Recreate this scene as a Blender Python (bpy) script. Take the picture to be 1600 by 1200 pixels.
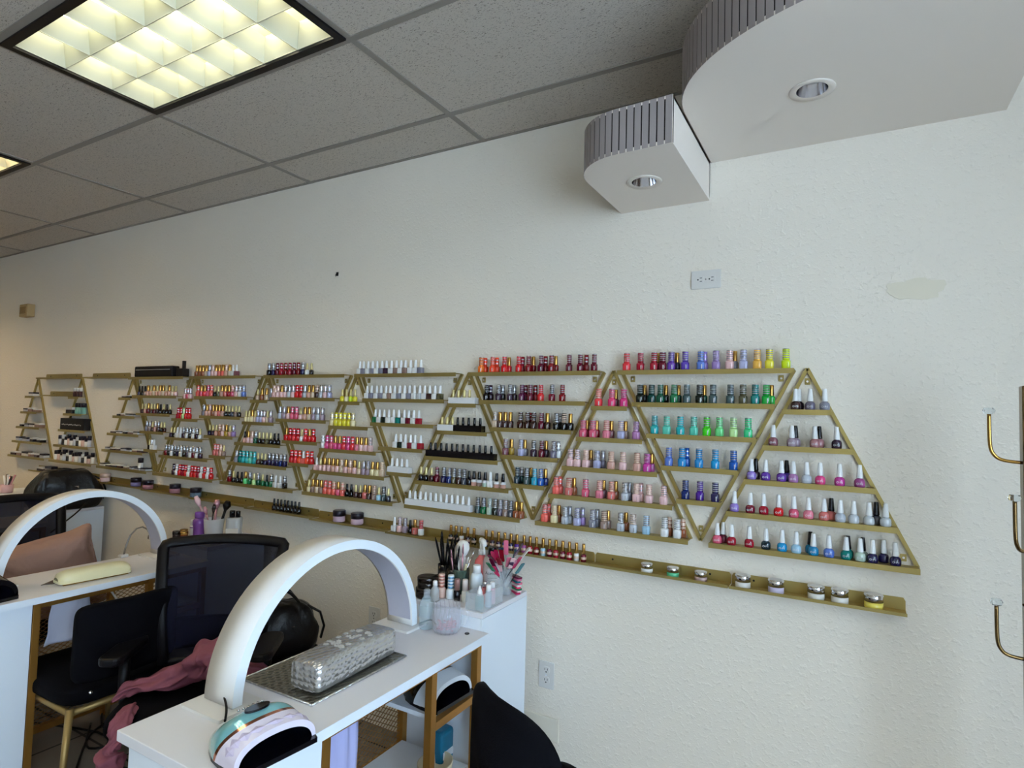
import bpy, bmesh, math, random
from math import sin, cos, pi, radians
from mathutils import Vector, Matrix, noise

random.seed(7)
for o in list(bpy.data.objects):
    bpy.data.objects.remove(o)
SC = bpy.context.scene
COL = SC.collection

# ------------------------------------------------------------------ camera
def cam_matrix(yaw, pitch, roll, loc):
    return (Matrix.Translation(loc) @ Matrix.Rotation(yaw, 4, 'Z') @
            Matrix.Rotation(pi/2 + pitch, 4, 'X') @ Matrix.Rotation(roll, 4, 'Z'))
cd = bpy.data.cameras.new('camera')
cam = bpy.data.objects.new('camera', cd); COL.objects.link(cam)
cam.matrix_world = cam_matrix(0.51866, 0.04991, 0.02662, (1.57187, -2.41716, 1.40))
cd.sensor_fit = 'HORIZONTAL'; cd.sensor_width = 36.0
cd.lens = 927.72326 / 1600.0 * 36.0
cd.clip_start = 0.02; cd.clip_end = 100
SC.camera = cam

# ------------------------------------------------------------------ world, daylight, exposure
W = bpy.data.worlds.new('world'); SC.world = W; W.use_nodes = True
bgn = W.node_tree.nodes['Background']
bgn.inputs[0].default_value = (0.60, 0.78, 1.0, 1); bgn.inputs[1].default_value = 1.2
def area(name, loc, rot, sx, sy, power, col):
    l = bpy.data.lights.new(name, 'AREA'); l.shape = 'RECTANGLE'; l.size = sx; l.size_y = sy
    l.energy = power; l.color = col
    o = bpy.data.objects.new(name, l); COL.objects.link(o)
    o.location = loc; o.rotation_euler = rot
    return o
# daylight coming through the storefront window in the right-hand wall
area('daylight', (3.62, -3.3, 1.35), (0, radians(90), 0), 2.3, 3.3, 142, (0.68, 0.85, 1.0))
SC.view_settings.view_transform = 'Standard'
SC.view_settings.look = 'None'
SC.view_settings.gamma = 1.0
SC.view_settings.use_curve_mapping = False
SC.view_settings.exposure = 0.33

# ------------------------------------------------------------------ materials
def lin(c):
    out = []
    for v in c:
        v = v/255.0
        out.append(v/12.92 if v <= 0.04045 else ((v+0.055)/1.055)**2.4)
    return (out[0], out[1], out[2], 1.0)
MATS = {}
def mat(name, rgb, rough=0.5, metal=0.0, spec=0.5, trans=0.0, emis=0.0, coat=0.0, alpha=1.0, ecol=None, ior=1.45):
    if name in MATS: return MATS[name]
    m = bpy.data.materials.new(name); m.use_nodes = True
    b = m.node_tree.nodes['Principled BSDF']
    b.inputs['Base Color'].default_value = lin(rgb)
    b.inputs['Roughness'].default_value = rough
    b.inputs['Metallic'].default_value = metal
    b.inputs['Specular IOR Level'].default_value = spec
    b.inputs['Transmission Weight'].default_value = trans
    b.inputs['Coat Weight'].default_value = coat
    b.inputs['Alpha'].default_value = alpha
    b.inputs['IOR'].default_value = ior
    if emis:
        b.inputs['Emission Color'].default_value = lin(ecol or rgb)
        b.inputs['Emission Strength'].default_value = emis
    MATS[name] = m
    return m
def nd(m, t, **kw):
    n = m.node_tree.nodes.new(t)
    for k, v in kw.items(): setattr(n, k, v)
    return n
def bump(m, scale, strength, dist=0.01, detail=4, kind='noise', stretch=None):
    nt = m.node_tree; b = nt.nodes['Principled BSDF']
    tc = nd(m, 'ShaderNodeTexCoord'); mp = nd(m, 'ShaderNodeMapping')
    if stretch: mp.inputs['Scale'].default_value = stretch
    nt.links.new(tc.outputs['Object'], mp.inputs['Vector'])
    if kind == 'noise':
        t = nd(m, 'ShaderNodeTexNoise'); t.inputs['Scale'].default_value = scale
        t.inputs['Detail'].default_value = detail; out = t.outputs[0]
    else:
        t = nd(m, 'ShaderNodeTexVoronoi'); t.inputs['Scale'].default_value = scale; out = t.outputs[0]
    nt.links.new(mp.outputs[0], t.inputs['Vector'])
    bp = nd(m, 'ShaderNodeBump'); bp.inputs['Strength'].default_value = strength
    bp.inputs['Distance'].default_value = dist
    nt.links.new(out, bp.inputs['Height']); nt.links.new(bp.outputs[0], b.inputs['Normal'])
    return t, mp, out
def mix_color(m, fac_out, c1, c2, p0=0.4, p1=0.6):
    nt = m.node_tree; b = nt.nodes['Principled BSDF']
    r = nd(m, 'ShaderNodeValToRGB')
    r.color_ramp.elements[0].position = p0; r.color_ramp.elements[0].color = lin(c1)
    r.color_ramp.elements[1].position = p1; r.color_ramp.elements[1].color = lin(c2)
    nt.links.new(fac_out, r.inputs[0]); nt.links.new(r.outputs[0], b.inputs['Base Color'])

# wall paint: white stucco with soft orange-peel relief and raised blobs
m_wall = mat('wall_paint', (240, 231, 217), 0.75, spec=0.25)
t, mp, out = bump(m_wall, 62, 0.32, 0.006, 3)
nt = m_wall.node_tree
v2 = nd(m_wall, 'ShaderNodeTexNoise'); v2.inputs['Scale'].default_value = 190; v2.inputs['Detail'].default_value = 2
nt.links.new(mp.outputs[0], v2.inputs['Vector'])
ad = nd(m_wall, 'ShaderNodeMath', operation='MULTIPLY_ADD'); ad.inputs[1].default_value = 0.5
rr = nd(m_wall, 'ShaderNodeValToRGB'); rr.color_ramp.elements[0].position = 0.52; rr.color_ramp.elements[1].position = 0.72
nt.links.new(t.outputs[0], rr.inputs[0])
nt.links.new(v2.outputs[0], ad.inputs[0]); nt.links.new(rr.outputs[0], ad.inputs[2])
bpn = [n for n in nt.nodes if n.type == 'BUMP'][0]
nt.links.new(ad.outputs[0], bpn.inputs['Height'])
m_wallplain = mat('wall_paint_plain', (232, 224, 208), 0.8, spec=0.2)
# mineral fibre ceiling tile with short dark fissures
m_tile = mat('ceiling_tile', (206, 197, 186), 0.9, spec=0.1)
t, mp, out = bump(m_tile, 90, 0.5, 0.004, 3, stretch=(1, 2.4, 1))
nt = m_tile.node_tree
t3 = nd(m_tile, 'ShaderNodeTexNoise'); t3.inputs['Scale'].default_value = 95; t3.inputs['Detail'].default_value = 1.5
t3.inputs['Distortion'].default_value = 1.5
nt.links.new(mp.outputs[0], t3.inputs['Vector'])
mix_color(m_tile, t3.outputs[0], (128, 120, 110), (206, 197, 186), 0.33, 0.40)
m_tbar = mat('ceiling_grid_metal', (150, 143, 134), 0.5, spec=0.3)
# floor tile with thin dark diagonal grout
m_floor = mat('floor_tile', (126, 118, 110), 0.45, spec=0.4)
nt = m_floor.node_tree
tc = nd(m_floor, 'ShaderNodeTexCoord'); mp = nd(m_floor, 'ShaderNodeMapping'); mp.inputs['Location'].default_value = (1.684, 0.843, 0)
br = nd(m_floor, 'ShaderNodeTexBrick'); br.offset = 0.0
br.inputs['Scale'].default_value = 1.0; br.inputs['Brick Width'].default_value = 0.35; br.inputs['Row Height'].default_value = 0.35
br.inputs['Mortar Size'].default_value = 0.006
br.inputs['Color1'].default_value = lin((126, 118, 110)); br.inputs['Color2'].default_value = lin((116, 108, 101)); br.inputs['Mortar'].default_value = lin((40, 36, 32))
nt.links.new(tc.outputs['Object'], mp.inputs[0]); nt.links.new(mp.outputs[0], br.inputs['Vector'])
nt.links.new(br.outputs[0], nt.nodes['Principled BSDF'].inputs['Base Color'])

m_white = mat('white_laminate', (230, 238, 248), 0.35)
bump(m_white, 25, 0.05, 0.002)
m_top = mat('desk_top_laminate', (228, 227, 232), 0.32)
m_gold = mat('gold_shelf_paint', (178, 158, 98), 0.40, metal=0.72)
bump(m_gold, 60, 0.08, 0.001)
m_goldleg = mat('gold_metal', (178, 128, 62), 0.35, metal=0.7)
m_dark = mat('black_fabric', (9, 10, 16), 0.9, spec=0.12)
bump(m_dark, 300, 0.4, 0.002)
m_blackpl = mat('black_plastic', (9, 9, 15), 0.45, spec=0.3)
m_blackgl = mat('black_gloss', (8, 8, 16), 0.12)
m_leather = mat('black_leather', (12, 12, 16), 0.35)
bump(m_leather, 40, 0.5, 0.01)
m_chrome = mat('chrome', (225, 225, 230), 0.12, metal=1.0)
m_brass = mat('brass', (190, 150, 80), 0.2, metal=1.0)
m_slot = mat('slot_black', (20, 20, 20), 0.6)
m_plate = mat('outlet_plastic', (222, 218, 212), 0.35)
m_glass = mat('clear_glass', (240, 246, 250), 0.03, trans=1.0, ior=1.3)
m_acr = mat('clear_acrylic', (225, 232, 238), 0.08, alpha=0.28)
m_pane = mat('window_glass', (245, 250, 255), 0.02, trans=1.0, ior=1.05)
m_mesh = mat('chair_mesh', (11, 14, 34), 0.75, alpha=0.94, spec=0.2)

# ------------------------------------------------------------------ mesh building
class MB:
    def __init__(s):
        s.v = []; s.f = []; s.m = []; s.mats = []; s.sm = []
    def mi(s, m):
        if m not in s.mats: s.mats.append(m)
        return s.mats.index(m)
    def add(s, vs, fs, m, smooth=False, M=None):
        o = len(s.v)
        for p in vs:
            p = Vector(p)
            s.v.append(tuple(M @ p) if M else tuple(p))
        k = s.mi(m)
        for f in fs:
            s.f.append(tuple(i+o for i in f)); s.m.append(k); s.sm.append(smooth)
        return s
    def box(s, a, b, m, M=None):
        x0, y0, z0 = a; x1, y1, z1 = b
        vs = [(x0,y0,z0),(x1,y0,z0),(x1,y1,z0),(x0,y1,z0),(x0,y0,z1),(x1,y0,z1),(x1,y1,z1),(x0,y1,z1)]
        fs = [(0,3,2,1),(4,5,6,7),(0,1,5,4),(1,2,6,5),(2,3,7,6),(3,0,4,7)]
        return s.add(vs, fs, m, False, M)
    def cbox(s, c, d, m, M=None):
        return s.box([c[i]-d[i]/2 for i in range(3)], [c[i]+d[i]/2 for i in range(3)], m, M)
    def lathe(s, prof, m, seg=16, c=(0,0,0), M=None, sx=1.0, sy=1.0, mats=None, smooth=True, sq=0.0, cap=True):
        # prof: (radius, z) from bottom up; sq > 0 squares the section
        vs = []; fs = []
        n = len(prof)
        for r, z in prof:
            for k in range(seg):
                a = 2*pi*k/seg
                ca, sa = cos(a), sin(a)
                g = 1.0
                if sq: g = 1.0/((abs(ca)**(2+sq)+abs(sa)**(2+sq))**(1.0/(2+sq)))
                vs.append((c[0]+r*ca*g*sx, c[1]+r*sa*g*sy, c[2]+z))
        base = len(s.v); 
        for p in vs: s.v.append(tuple(M @ Vector(p)) if M else p)
        for i in range(n-1):
            mm = mats[i] if mats else m
            k0 = s.mi(mm)
            for k in range(seg):
                a = i*seg+k; b = i*seg+(k+1) % seg
                s.f.append((base+a, base+b, base+b+seg, base+a+seg)); s.m.append(k0); s.sm.append(smooth)
        if cap:
            s.f.append(tuple(base+k for k in reversed(range(seg)))); s.m.append(s.mi(mats[0] if mats else m)); s.sm.append(False)
            s.f.append(tuple(base+(n-1)*seg+k for k in range(seg))); s.m.append(s.mi(mats[-1] if mats else m)); s.sm.append(False)
        return s
    def tube(s, pts, r, m, seg=8, rs=None, flat=1.0):
        pts = [Vector(p) for p in pts]; n = len(pts); base = len(s.v); k0 = s.mi(m)
        up = None
        for i, p in enumerate(pts):
            d = (pts[min(i+1, n-1)]-pts[max(i-1, 0)]).normalized()
            if up is None:
                up = Vector((0,0,1)) if abs(d.z) < 0.9 else Vector((1,0,0))
            u = d.cross(up).normalized(); w = u.cross(d).normalized(); up = w
            rad = rs[i] if rs else r
            for k in range(seg):
                a = 2*pi*k/seg
                s.v.append(tuple(p+u*cos(a)*rad+w*sin(a)*rad*flat))
        for i in range(n-1):
            for k in range(seg):
                a = base+i*seg+k; b = base+i*seg+(k+1) % seg
                s.f.append((a, b, b+seg, a+seg)); s.m.append(k0); s.sm.append(True)
        s.f.append(tuple(base+k for k in reversed(range(seg)))); s.m.append(k0); s.sm.append(False)
        s.f.append(tuple(base+(n-1)*seg+k for k in range(seg))); s.m.append(k0); s.sm.append(False)
        return s
    def prism(s, poly, h0, h1, m, axis='z', M=None, smooth=False):
        # poly: list of 2D points (ccw), extruded along axis
        n = len(poly)
        def P(p, h):
            if axis == 'z': return (p[0], p[1], h)
            if axis == 'y': return (p[0], h, p[1])
            return (h, p[0], p[1])
        vs = [P(p, h0) for p in poly]+[P(p, h1) for p in poly]
        fs = [tuple(reversed(range(n))), tuple(range(n, 2*n))]
        s.add(vs, fs, m, False, M)
        o = len(s.v)-2*n; k0 = s.mi(m)
        for k in range(n):
            j = (k+1) % n
            s.f.append((o+k, o+j, o+j+n, o+k+n)); s.m.append(k0); s.sm.append(smooth)
        return s
    def grid(s, fn, nu, nv, m, matfn=None, closed_u=False, smooth=True):
        base = len(s.v)
        for i in range(nu+1):
            for j in range(nv+1):
                s.v.append(tuple(fn(i/nu, j/nv)))
        for i in range(nu):
            for j in range(nv):
                a = base+i*(nv+1)+j
                mm = matfn((i+.5)/nu, (j+.5)/nv) if matfn else m
                s.f.append((a, a+nv+1, a+nv+2, a+1)); s.m.append(s.mi(mm)); s.sm.append(smooth)
        return s
    def mesh(s, name):
        me = bpy.data.meshes.new(name); me.from_pydata(s.v, [], s.f)
        for m in s.mats: me.materials.append(m)
        me.polygons.foreach_set('material_index', s.m)
        me.polygons.foreach_set('use_smooth', s.sm)
        me.update()
        bm = bmesh.new(); bm.from_mesh(me)
        bmesh.ops.recalc_face_normals(bm, faces=bm.faces)
        bm.to_mesh(me); bm.free()
        return me
def link(name, me, parent=None, loc=None, rot=None):
    o = bpy.data.objects.new(name, me); COL.objects.link(o)
    if parent: o.parent = parent
    if loc: o.location = loc
    if rot: o.rotation_euler = rot
    return o
def obj(name, mb, parent=None, loc=None, rot=None, bev=0, seg=2, sub=0):
    o = link(name, mb.mesh(name), parent, loc, rot)
    if bev:
        b = o.modifiers.new('bevel', 'BEVEL'); b.width = bev; b.segments = seg; b.limit_method = 'ANGLE'
    if sub:
        q = o.modifiers.new('subd', 'SUBSURF'); q.levels = sub; q.render_levels = sub
    return o
def tag(o, label, cat, group=None, kind=None):
    o['label'] = label; o['category'] = cat
    if group: o['group'] = group
    if kind: o['kind'] = kind
    return o
def thing(name, label, cat, loc=(0,0,0), rz=0.0, group=None):
    o = bpy.data.objects.new(name, None); COL.objects.link(o)
    o.empty_display_size = 0.05
    o.location = loc; o.rotation_euler = (0, 0, rz)
    return tag(o, label, cat, group)
def struct(name, mb, **k):
    o = obj(name, mb, **k); o['kind'] = 'structure'; return o
def arc(cx, cy, r, a0, a1, n, ry=None):
    ry = ry or r
    return [(cx+r*cos(a0+(a1-a0)*i/n), cy+ry*sin(a0+(a1-a0)*i/n)) for i in range(n+1)]
def rrect(x0, y0, x1, y1, r, n=5):
    return (arc(x1-r, y1-r, r, 0, pi/2, n)+arc(x0+r, y1-r, r, pi/2, pi, n) +
            arc(x0+r, y0+r, r, pi, 1.5*pi, n)+arc(x1-r, y0+r, r, 1.5*pi, 2*pi, n))
def text_mb(txt, size, m, depth=0.0004):
    c = bpy.data.curves.new('lettering', 'FONT'); c.body = txt; c.size = size; c.extrude = depth
    c.align_x = 'CENTER'; c.align_y = 'CENTER'
    o = bpy.data.objects.new('lettering', c); COL.objects.link(o)
    dg = bpy.context.evaluated_depsgraph_get()
    me = bpy.data.meshes.new_from_object(o.evaluated_get(dg))
    bpy.data.objects.remove(o)
    mb = MB(); mb.add([tuple(v.co) for v in me.vertices], [tuple(p.vertices) for p in me.polygons], m)
    return mb

# ------------------------------------------------------------------ room shell
H = 2.744; FL = -0.22; X0, X1, Y0 = -8.6, 3.4, -5.6   # heights here are measured from 22 cm above the floor
struct('wall_back', MB().box((X0, 0, FL), (X1, 0.12, H+0.25), m_wall))
struct('wall_left', MB().box((X0-0.12, Y0, FL), (X0, 0.12, H+0.25), m_wallplain))
struct('wall_front', MB().box((X0-0.12, Y0-0.12, FL), (X1+0.12, Y0, H+0.25), m_wallplain))
WY0, WY1, WZ0, WZ1 = -5.0, -1.6, -0.08, 2.55
w = MB()
w.box((X1, Y0, FL), (X1+0.12, WY0, H+0.25), m_wallplain).box((X1, WY1, FL), (X1+0.12, 0.12, H+0.25), m_wallplain)
w.box((X1, WY0, FL), (X1+0.12, WY1, WZ0), m_wallplain).box((X1, WY0, WZ1), (X1+0.12, WY1, H+0.25), m_wallplain)
struct('wall_right', w)
win = MB()
for y in (WY0, (WY0+WY1)/2-0.025, WY1-0.05): win.box((X1+0.03, y, WZ0), (X1+0.09, y+0.05, WZ1), m_chrome)
for z in (WZ0, WZ1-0.05): win.box((X1+0.03, WY0, z), (X1+0.09, WY1, z+0.05), m_chrome)
wo = struct('window_1', win)
obj('window_pane', MB().box((X1+0.055, WY0+0.02, WZ0+0.02), (X1+0.065, WY1-0.02, WZ1-0.02), m_pane), wo)
struct('floor', MB().box((X0, Y0, FL-0.1), (X1, 0, FL), m_floor))
struct('baseboard_back', MB().box((X0, -0.012, FL), (X1, 0, FL+0.10), m_wallplain), bev=0.003)
# lay-in ceiling: tiles as one surface with open bays for the troffers
SX, SY, RY = 1.2192, 0.6096, 0.299
ys = [0, -RY]
while ys[-1] > Y0: ys.append(max(Y0, ys[-1]-SY))
xs = [X1]; x = 2*SX
while x > X0: xs.append(x); x -= SX
xs.append(X0)
TROF = [(-SX, -RY-SY*2), (-3*SX, -RY-SY*2), (-5*SX, -RY-SY*2), (SX, -RY-SY*5), (-SX, -RY-SY*6), (-5*SX, -RY-SY*5)]
ce = MB()
for i in range(len(xs)-1):
    for j in range(len(ys)-1):
        a, b = xs[i+1], xs[i]; c, d = ys[j+1], ys[j]
        if any(abs(a-tx) < 0.01 and abs(c-ty) < 0.01 for tx, ty in TROF): continue
        ce.box((a, c, H), (b, d, H+0.02), m_tile)
struct('ceiling', ce)
struct('ceiling_deck', MB().box((X0, Y0, H+0.25), (X1, 0, H+0.3), m_wallplain)).name = 'trim_5'
g = MB()
for x in xs[1:-1]: g.box((x-0.013, Y0, H-0.004), (x+0.013, -0.001, H+0.004), m_tbar)
struct('trim_1', g)
g = MB()
for y in ys[1:-1]: g.box((X0, y-0.013, H-0.0045), (X1, y+0.013, H+0.0035), m_tbar)
struct('trim_2', g)
struct('trim_3', MB().box((X0, -0.02, H-0.003), (X1, -0.0005, H+0.002), m_tbar))

# ceiling troffers: black frame, white parabolic cells, tubes above
m_louv = mat('louver_white', (204, 206, 188), 0.4)
m_tubeon = mat('lit_tube', (255, 255, 225), 0.5, emis=5.0, ecol=(255, 250, 214))
def troffer(x, y, label, warm=False, power=26):
    t = thing('ceiling_troffer', label, 'ceiling light', (x+SX/2, y+SY/2, H), 0, 'recessed ceiling troffers')
    hx, hy = SX/2-0.012, SY/2-0.012
    f = MB()
    for a, b in (((-hx, -hy), (hx, -hy+0.03)), ((-hx, hy-0.03), (hx, hy)), ((-hx, -hy+.03), (-hx+0.03, hy-.03)), ((hx-0.03, -hy+.03), (hx, hy-.03))):
        f.box((a[0], a[1], -0.012), (b[0], b[1], 0.0), m_blackpl)
    obj('frame', f, t)
    ix, iy = hx-0.031, hy-0.031
    l = MB(); nx, ny = 6, 3
    cw, ch = 2*ix/nx, 2*iy/ny
    for i in range(nx):
        for j in range(ny):
            xa, xb = -ix+i*cw+0.002, -ix+(i+1)*cw-0.002
            ya, yb = -iy+j*ch+0.002, -iy+(j+1)*ch-0.002
            cx, cy = (xa+xb)/2, (ya+yb)/2
            q = [(xa, ya, 0.0), (xb, ya, 0.0), (xb, yb, 0.0), (xa, yb, 0.0)]
            r = [(cx-0.05, ya+0.03, .075), (cx+0.05, ya+0.03, .075), (cx+0.05, yb-0.03, .075), (cx-0.05, yb-0.03, .075)]
            l.add(q+r, [(0,1,5,4), (1,2,6,5), (2,3,7,6), (3,0,4,7)], m_louv)
    for i in range(nx+1): l.box((-ix+i*cw-0.0018, -iy, -0.002), (-ix+i*cw+0.0018, iy, 0.012), m_louv)
    for j in range(ny+1): l.box((-ix, -iy+j*ch-0.0018, -0.002), (ix, -iy+j*ch+0.0018, 0.012), m_louv)
    obj('louver', l, t)
    hsg = MB()
    hsg.add([(-hx,-hy,0),(hx,-hy,0),(hx,hy,0),(-hx,hy,0),(-hx,-hy,.14),(hx,-hy,.14),(hx,hy,.14),(-hx,hy,.14)],
            [(0,1,5,4),(1,2,6,5),(2,3,7,6),(3,0,4,7),(4,5,6,7)], m_louv)
    obj('housing', hsg, t)
    for j in range(3):
        yy = -iy+(j+.5)*ch
        tb = MB().tube([(-ix+.02, yy, .105), (ix-.02, yy, .105)], 0.0127, m_tubeon, 10)
        obj('lamp_tube', tb, t)
    L = area('troffer_light', (x+SX/2, y+SY/2, H+0.13), (0, 0, 0), SX-0.12, SY-0.12, power, (1.0, 0.90, 0.74) if not warm else (1.0, 0.72, 0.44))
    return t
troffer(*TROF[0], 'lit ceiling light with white grid and black frame above the desks', power=13)
troffer(*TROF[1], 'lit ceiling light cut off by the left edge of the photo', True, 36)
troffer(*TROF[2], 'lit ceiling light farther down the room', True, 60)
troffer(*TROF[3], 'added unseen ceiling light nearest the storefront window', False, 58)  # out of view, added to brighten the desk tops and right-hand wall
troffer(*TROF[4], 'added unseen ceiling light over the middle of the room', False, 50)  # unseen fixture behind the camera, added to lift the overhead light
troffer(*TROF[5], 'added unseen ceiling light over the back of the room', True, 32)  # extra lamp out of view, added for warm light deeper in the room

# ------------------------------------------------------------------ stepped light soffits on the wall
m_soff = mat('soffit_white', (236, 226, 216), 0.5)
m_slat = mat('soffit_slat', (158, 148, 146), 0.45)
m_groove = mat('soffit_groove', (24, 14, 14), 0.6)
def soffit(label, outline, z0, z1, spots, side_faces):
    # outline: 2D loop (ccw from above); the curved front part carries the fluted facing
    cx = sum(p[0] for p in outline)/len(outline); cy = sum(p[1] for p in outline)/len(outline)
    t = thing('wall_soffit', label, 'light soffit', (cx, cy, z0))
    L = [(p[0]-cx, p[1]-cy) for p in outline]
    bm = bmesh.new()
    vs = [bm.verts.new((p[0], p[1], 0)) for p in L]
    es = [bm.edges.new((vs[i], vs[(i+1) % len(vs)])) for i in range(len(vs))]
    for sx, sy in spots:
        hv = [bm.verts.new((sx-cx+0.045*cos(2*pi*k/24), sy-cy+0.045*sin(2*pi*k/24), 0)) for k in range(24)]
        es += [bm.edges.new((hv[i], hv[(i+1) % 24])) for i in range(24)]
    bmesh.ops.triangle_fill(bm, use_beauty=True, edges=es)
    me = bpy.data.meshes.new('bottom_panel'); bm.to_mesh(me); bm.free(); me.materials.append(m_soff)
    bp_ = link('bottom_panel', me, t)
    so = bp_.modifiers.new('solid', 'SOLIDIFY'); so.thickness = 0.012; so.offset = 0
    h = z1-z0
    top = MB(); top.prism(L, h-0.01, h, m_soff); obj('top_panel', top, t)
    # side walls and slats
    body = MB(); n = len(L); path = []
    for i in range(n):
        a = Vector(L[i]); b = Vector(L[(i+1) % n])
        if i in side_faces:
            d = (b-a).normalized(); nrm = Vector((d.y, -d.x))
            q = [a, b, b-nrm*0.008, a-nrm*0.008]
            body.prism([tuple(v) for v in q], 0.006, h-0.0005, m_soff)
        else: path.append((a, b))
    obj('side_panel', body, t)
    fl = MB(); acc = 0.0; pitch = 0.0255
    pts = [path[0][0]]+[p[1] for p in path]
    cum = [0]
    for i in range(len(pts)-1): cum.append(cum[-1]+(pts[i+1]-pts[i]).length)
    def at(s_):
        s_ = max(0, min(cum[-1], s_))
        for i in range(len(cum)-1):
            if s_ <= cum[i+1]+1e-9:
                u = (s_-cum[i])/(cum[i+1]-cum[i]+1e-12)
                return pts[i].lerp(pts[i+1], u), (pts[i+1]-pts[i]).normalized()
    for i in range(len(pts)-1):
        a, b = pts[i], pts[i+1]; d = (b-a).normalized(); nr = Vector((d.y, -d.x))
        fl.prism([tuple(a-nr*.0004), tuple(b-nr*.0004), tuple(b-nr*.010), tuple(a-nr*.010)], -0.0045, h-0.0005, m_groove)
    k = int(cum[-1]/pitch); pitch = cum[-1]/k
    for i in range(k):
        a, d = at(i*pitch+0.0023); b, d2 = at((i+1)*pitch-0.0023)
        d = (b-a).normalized(); nr = Vector((d.y, -d.x))
        fl.prism([tuple(a+nr*.0012), tuple(b+nr*.0012), tuple(b-nr*.004), tuple(a-nr*.004)], -0.0056, h, m_slat)
    obj('fluted_facing', fl, t)
    for sx, sy in spots:
        r = MB()
        r.lathe([(0.045, -0.007), (0.064, -0.010), (0.066, -0.006), (0.0455, -0.0062)], m_soff, 32, cap=False)
        o = obj('downlight', r, t, (sx-cx, sy-cy, 0))
        c = MB()
        c.lathe([(0.0445, -0.007), (0.040, 0.02), (0.030, 0.055), (0.020, 0.075), (0.0, 0.078)], m_chrome, 32, cap=False)
        c.lathe([(0.0, 0.028), (0.014, 0.030), (0.024, 0.040), (0.022, 0.06), (0.012, 0.074)], m_soff, 20, cap=False)
        obj('reflector', c, o)
    return t
small = [(1.082, 0.0), (0.714, 0.0)] + [(0.714, -0.37)] + arc(0.90, -0.38, 0.186, pi, 1.5*pi, 12, 0.185) + [(1.082, -0.572)]
small = list(reversed(small))
# edges of the reversed loop: last edges are the straight sides against wall
def idx_sides(outline, test):
    n = len(outline); r = []
    for i in range(n):
        a = outline[i]; b = outline[(i+1) % n]
        if test(a, b): r.append(i)
    return r
def ccw(o):
    A = sum(o[i][0]*o[(i+1) % len(o)][1]-o[(i+1) % len(o)][0]*o[i][1] for i in range(len(o)))
    return o if A > 0 else list(reversed(o))
def rot_to(o, p):
    i = min(range(len(o)), key=lambda k: (o[k][0]-p[0])**2+(o[k][1]-p[1])**2)
    return o[i:]+o[:i]
small = rot_to(ccw(small), (0.714, 0.0))
sd = idx_sides(small, lambda a, b: (a[1] > -0.001 and b[1] > -0.001) or (a[0] > 1.08 and b[0] > 1.08))
soffit('smaller lower white soffit with rounded corner, striped front and one downlight', small, 2.281, 2.432, [(0.905, -0.298)], sd)
big = [(1.088, 0.0)] + arc(1.75, -0.44, 0.662, pi, 1.5*pi, 26, 0.46) + [(2.014, -0.90), (2.014, 0.0)]
big = rot_to(ccw(big), (1.088, 0.0))
sd = idx_sides(big, lambda a, b: (a[1] > -0.001 and b[1] > -0.001) or (a[0] > 2.0 and b[0] > 2.0))
soffit('large curved white soffit with striped edge and one downlight at top right', big, 2.434, 2.60, [(1.470, -0.41)], sd)

# ------------------------------------------------------------------ wall fittings
def outlet(label, x, z, horiz=False):
    t = thing('wall_outlet', label, 'outlet', (x, -0.0005, z))
    if horiz: t.rotation_euler = (0, radians(90), 0)
    obj('cover_plate', MB().prism(rrect(-0.037, -0.0575, 0.037, 0.0575, 0.004), -0.006, 0, m_plate, 'y'), t, bev=0.002)
    for s in (-1, 1):
        r = MB()
        r.prism(rrect(-0.017, s*0.022-0.015, 0.017, s*0.022+0.015, 0.010), -0.0078, -0.004, m_plate, 'y')
        o = obj('receptacle', r, t)
        q = MB()
        for sx in (-1, 1): q.box((sx*0.0065-0.0012, -0.0082, s*0.022-0.001), (sx*0.0065+0.0012, -0.0077, s*0.022+0.008), m_slot)
        q.prism([(0.003*cos(2*pi*k/12), s*0.022-0.008+0.003*sin(2*pi*k/12)) for k in range(12)], -0.0082, -0.0077, m_slot, 'y')
        obj('slots', q, o)
    for s in (0,): obj('screw', MB().prism([(0.003*cos(2*pi*k/12), 0.003*sin(2*pi*k/12)) for k in range(12)], -0.0075, -0.005, m_chrome, 'y'), t)
outlet('horizontal wall outlet high on the wall below the soffits', 1.072, 1.955, True)
outlet('vertical wall outlet low on the wall right of the white cabinet', 0.408, 0.257)
outlet('small wall outlet low on the wall behind the near desk lamp', -0.60, 0.31)
def coverbox(name, label, x0, x1, z0, z1, d, m=m_white):
    o = obj(name, MB().cbox((0, -d/2-0.0005, 0), (x1-x0, d, z1-z0), m), bev=0.003)
    o.location = ((x0+x1)/2, 0, (z0+z1)/2); tag(o, label, 'cover plate'); return o
coverbox('junction_cover', 'flat white cover plate low on the wall, below the lower outlet', 0.30, 0.475, -0.016, 0.082, 0.012, m_wallplain)
t = thing('alarm_box', 'small beige box high on the far left wall', 'alarm box', (-4.72, -0.001, 2.19))
obj('housing', MB().cbox((0, -0.03, 0), (0.15, 0.06, 0.11), mat('beige_plastic', (190, 160, 110), 0.5)), t, bev=0.006)
obj('speaker_grille', MB().cbox((0.0, -0.062, 0.0), (0.10, 0.006, 0.06), mat('beige_dark', (150, 120, 75), 0.6)), t)
t = thing('wall_hook', 'tiny dark hook stuck on the bare wall above the racks', 'hook', (-0.975, 0, 2.17))
obj('plate', MB().cbox((0, -0.003, 0), (0.014, 0.005, 0.02), m_slot), t)
obj('hook', MB().tube([(0, -0.005, 0), (0, -0.014, -0.004), (0, -0.016, -0.012), (0, -0.012, -0.016)], 0.0018, m_slot), t)
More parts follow.
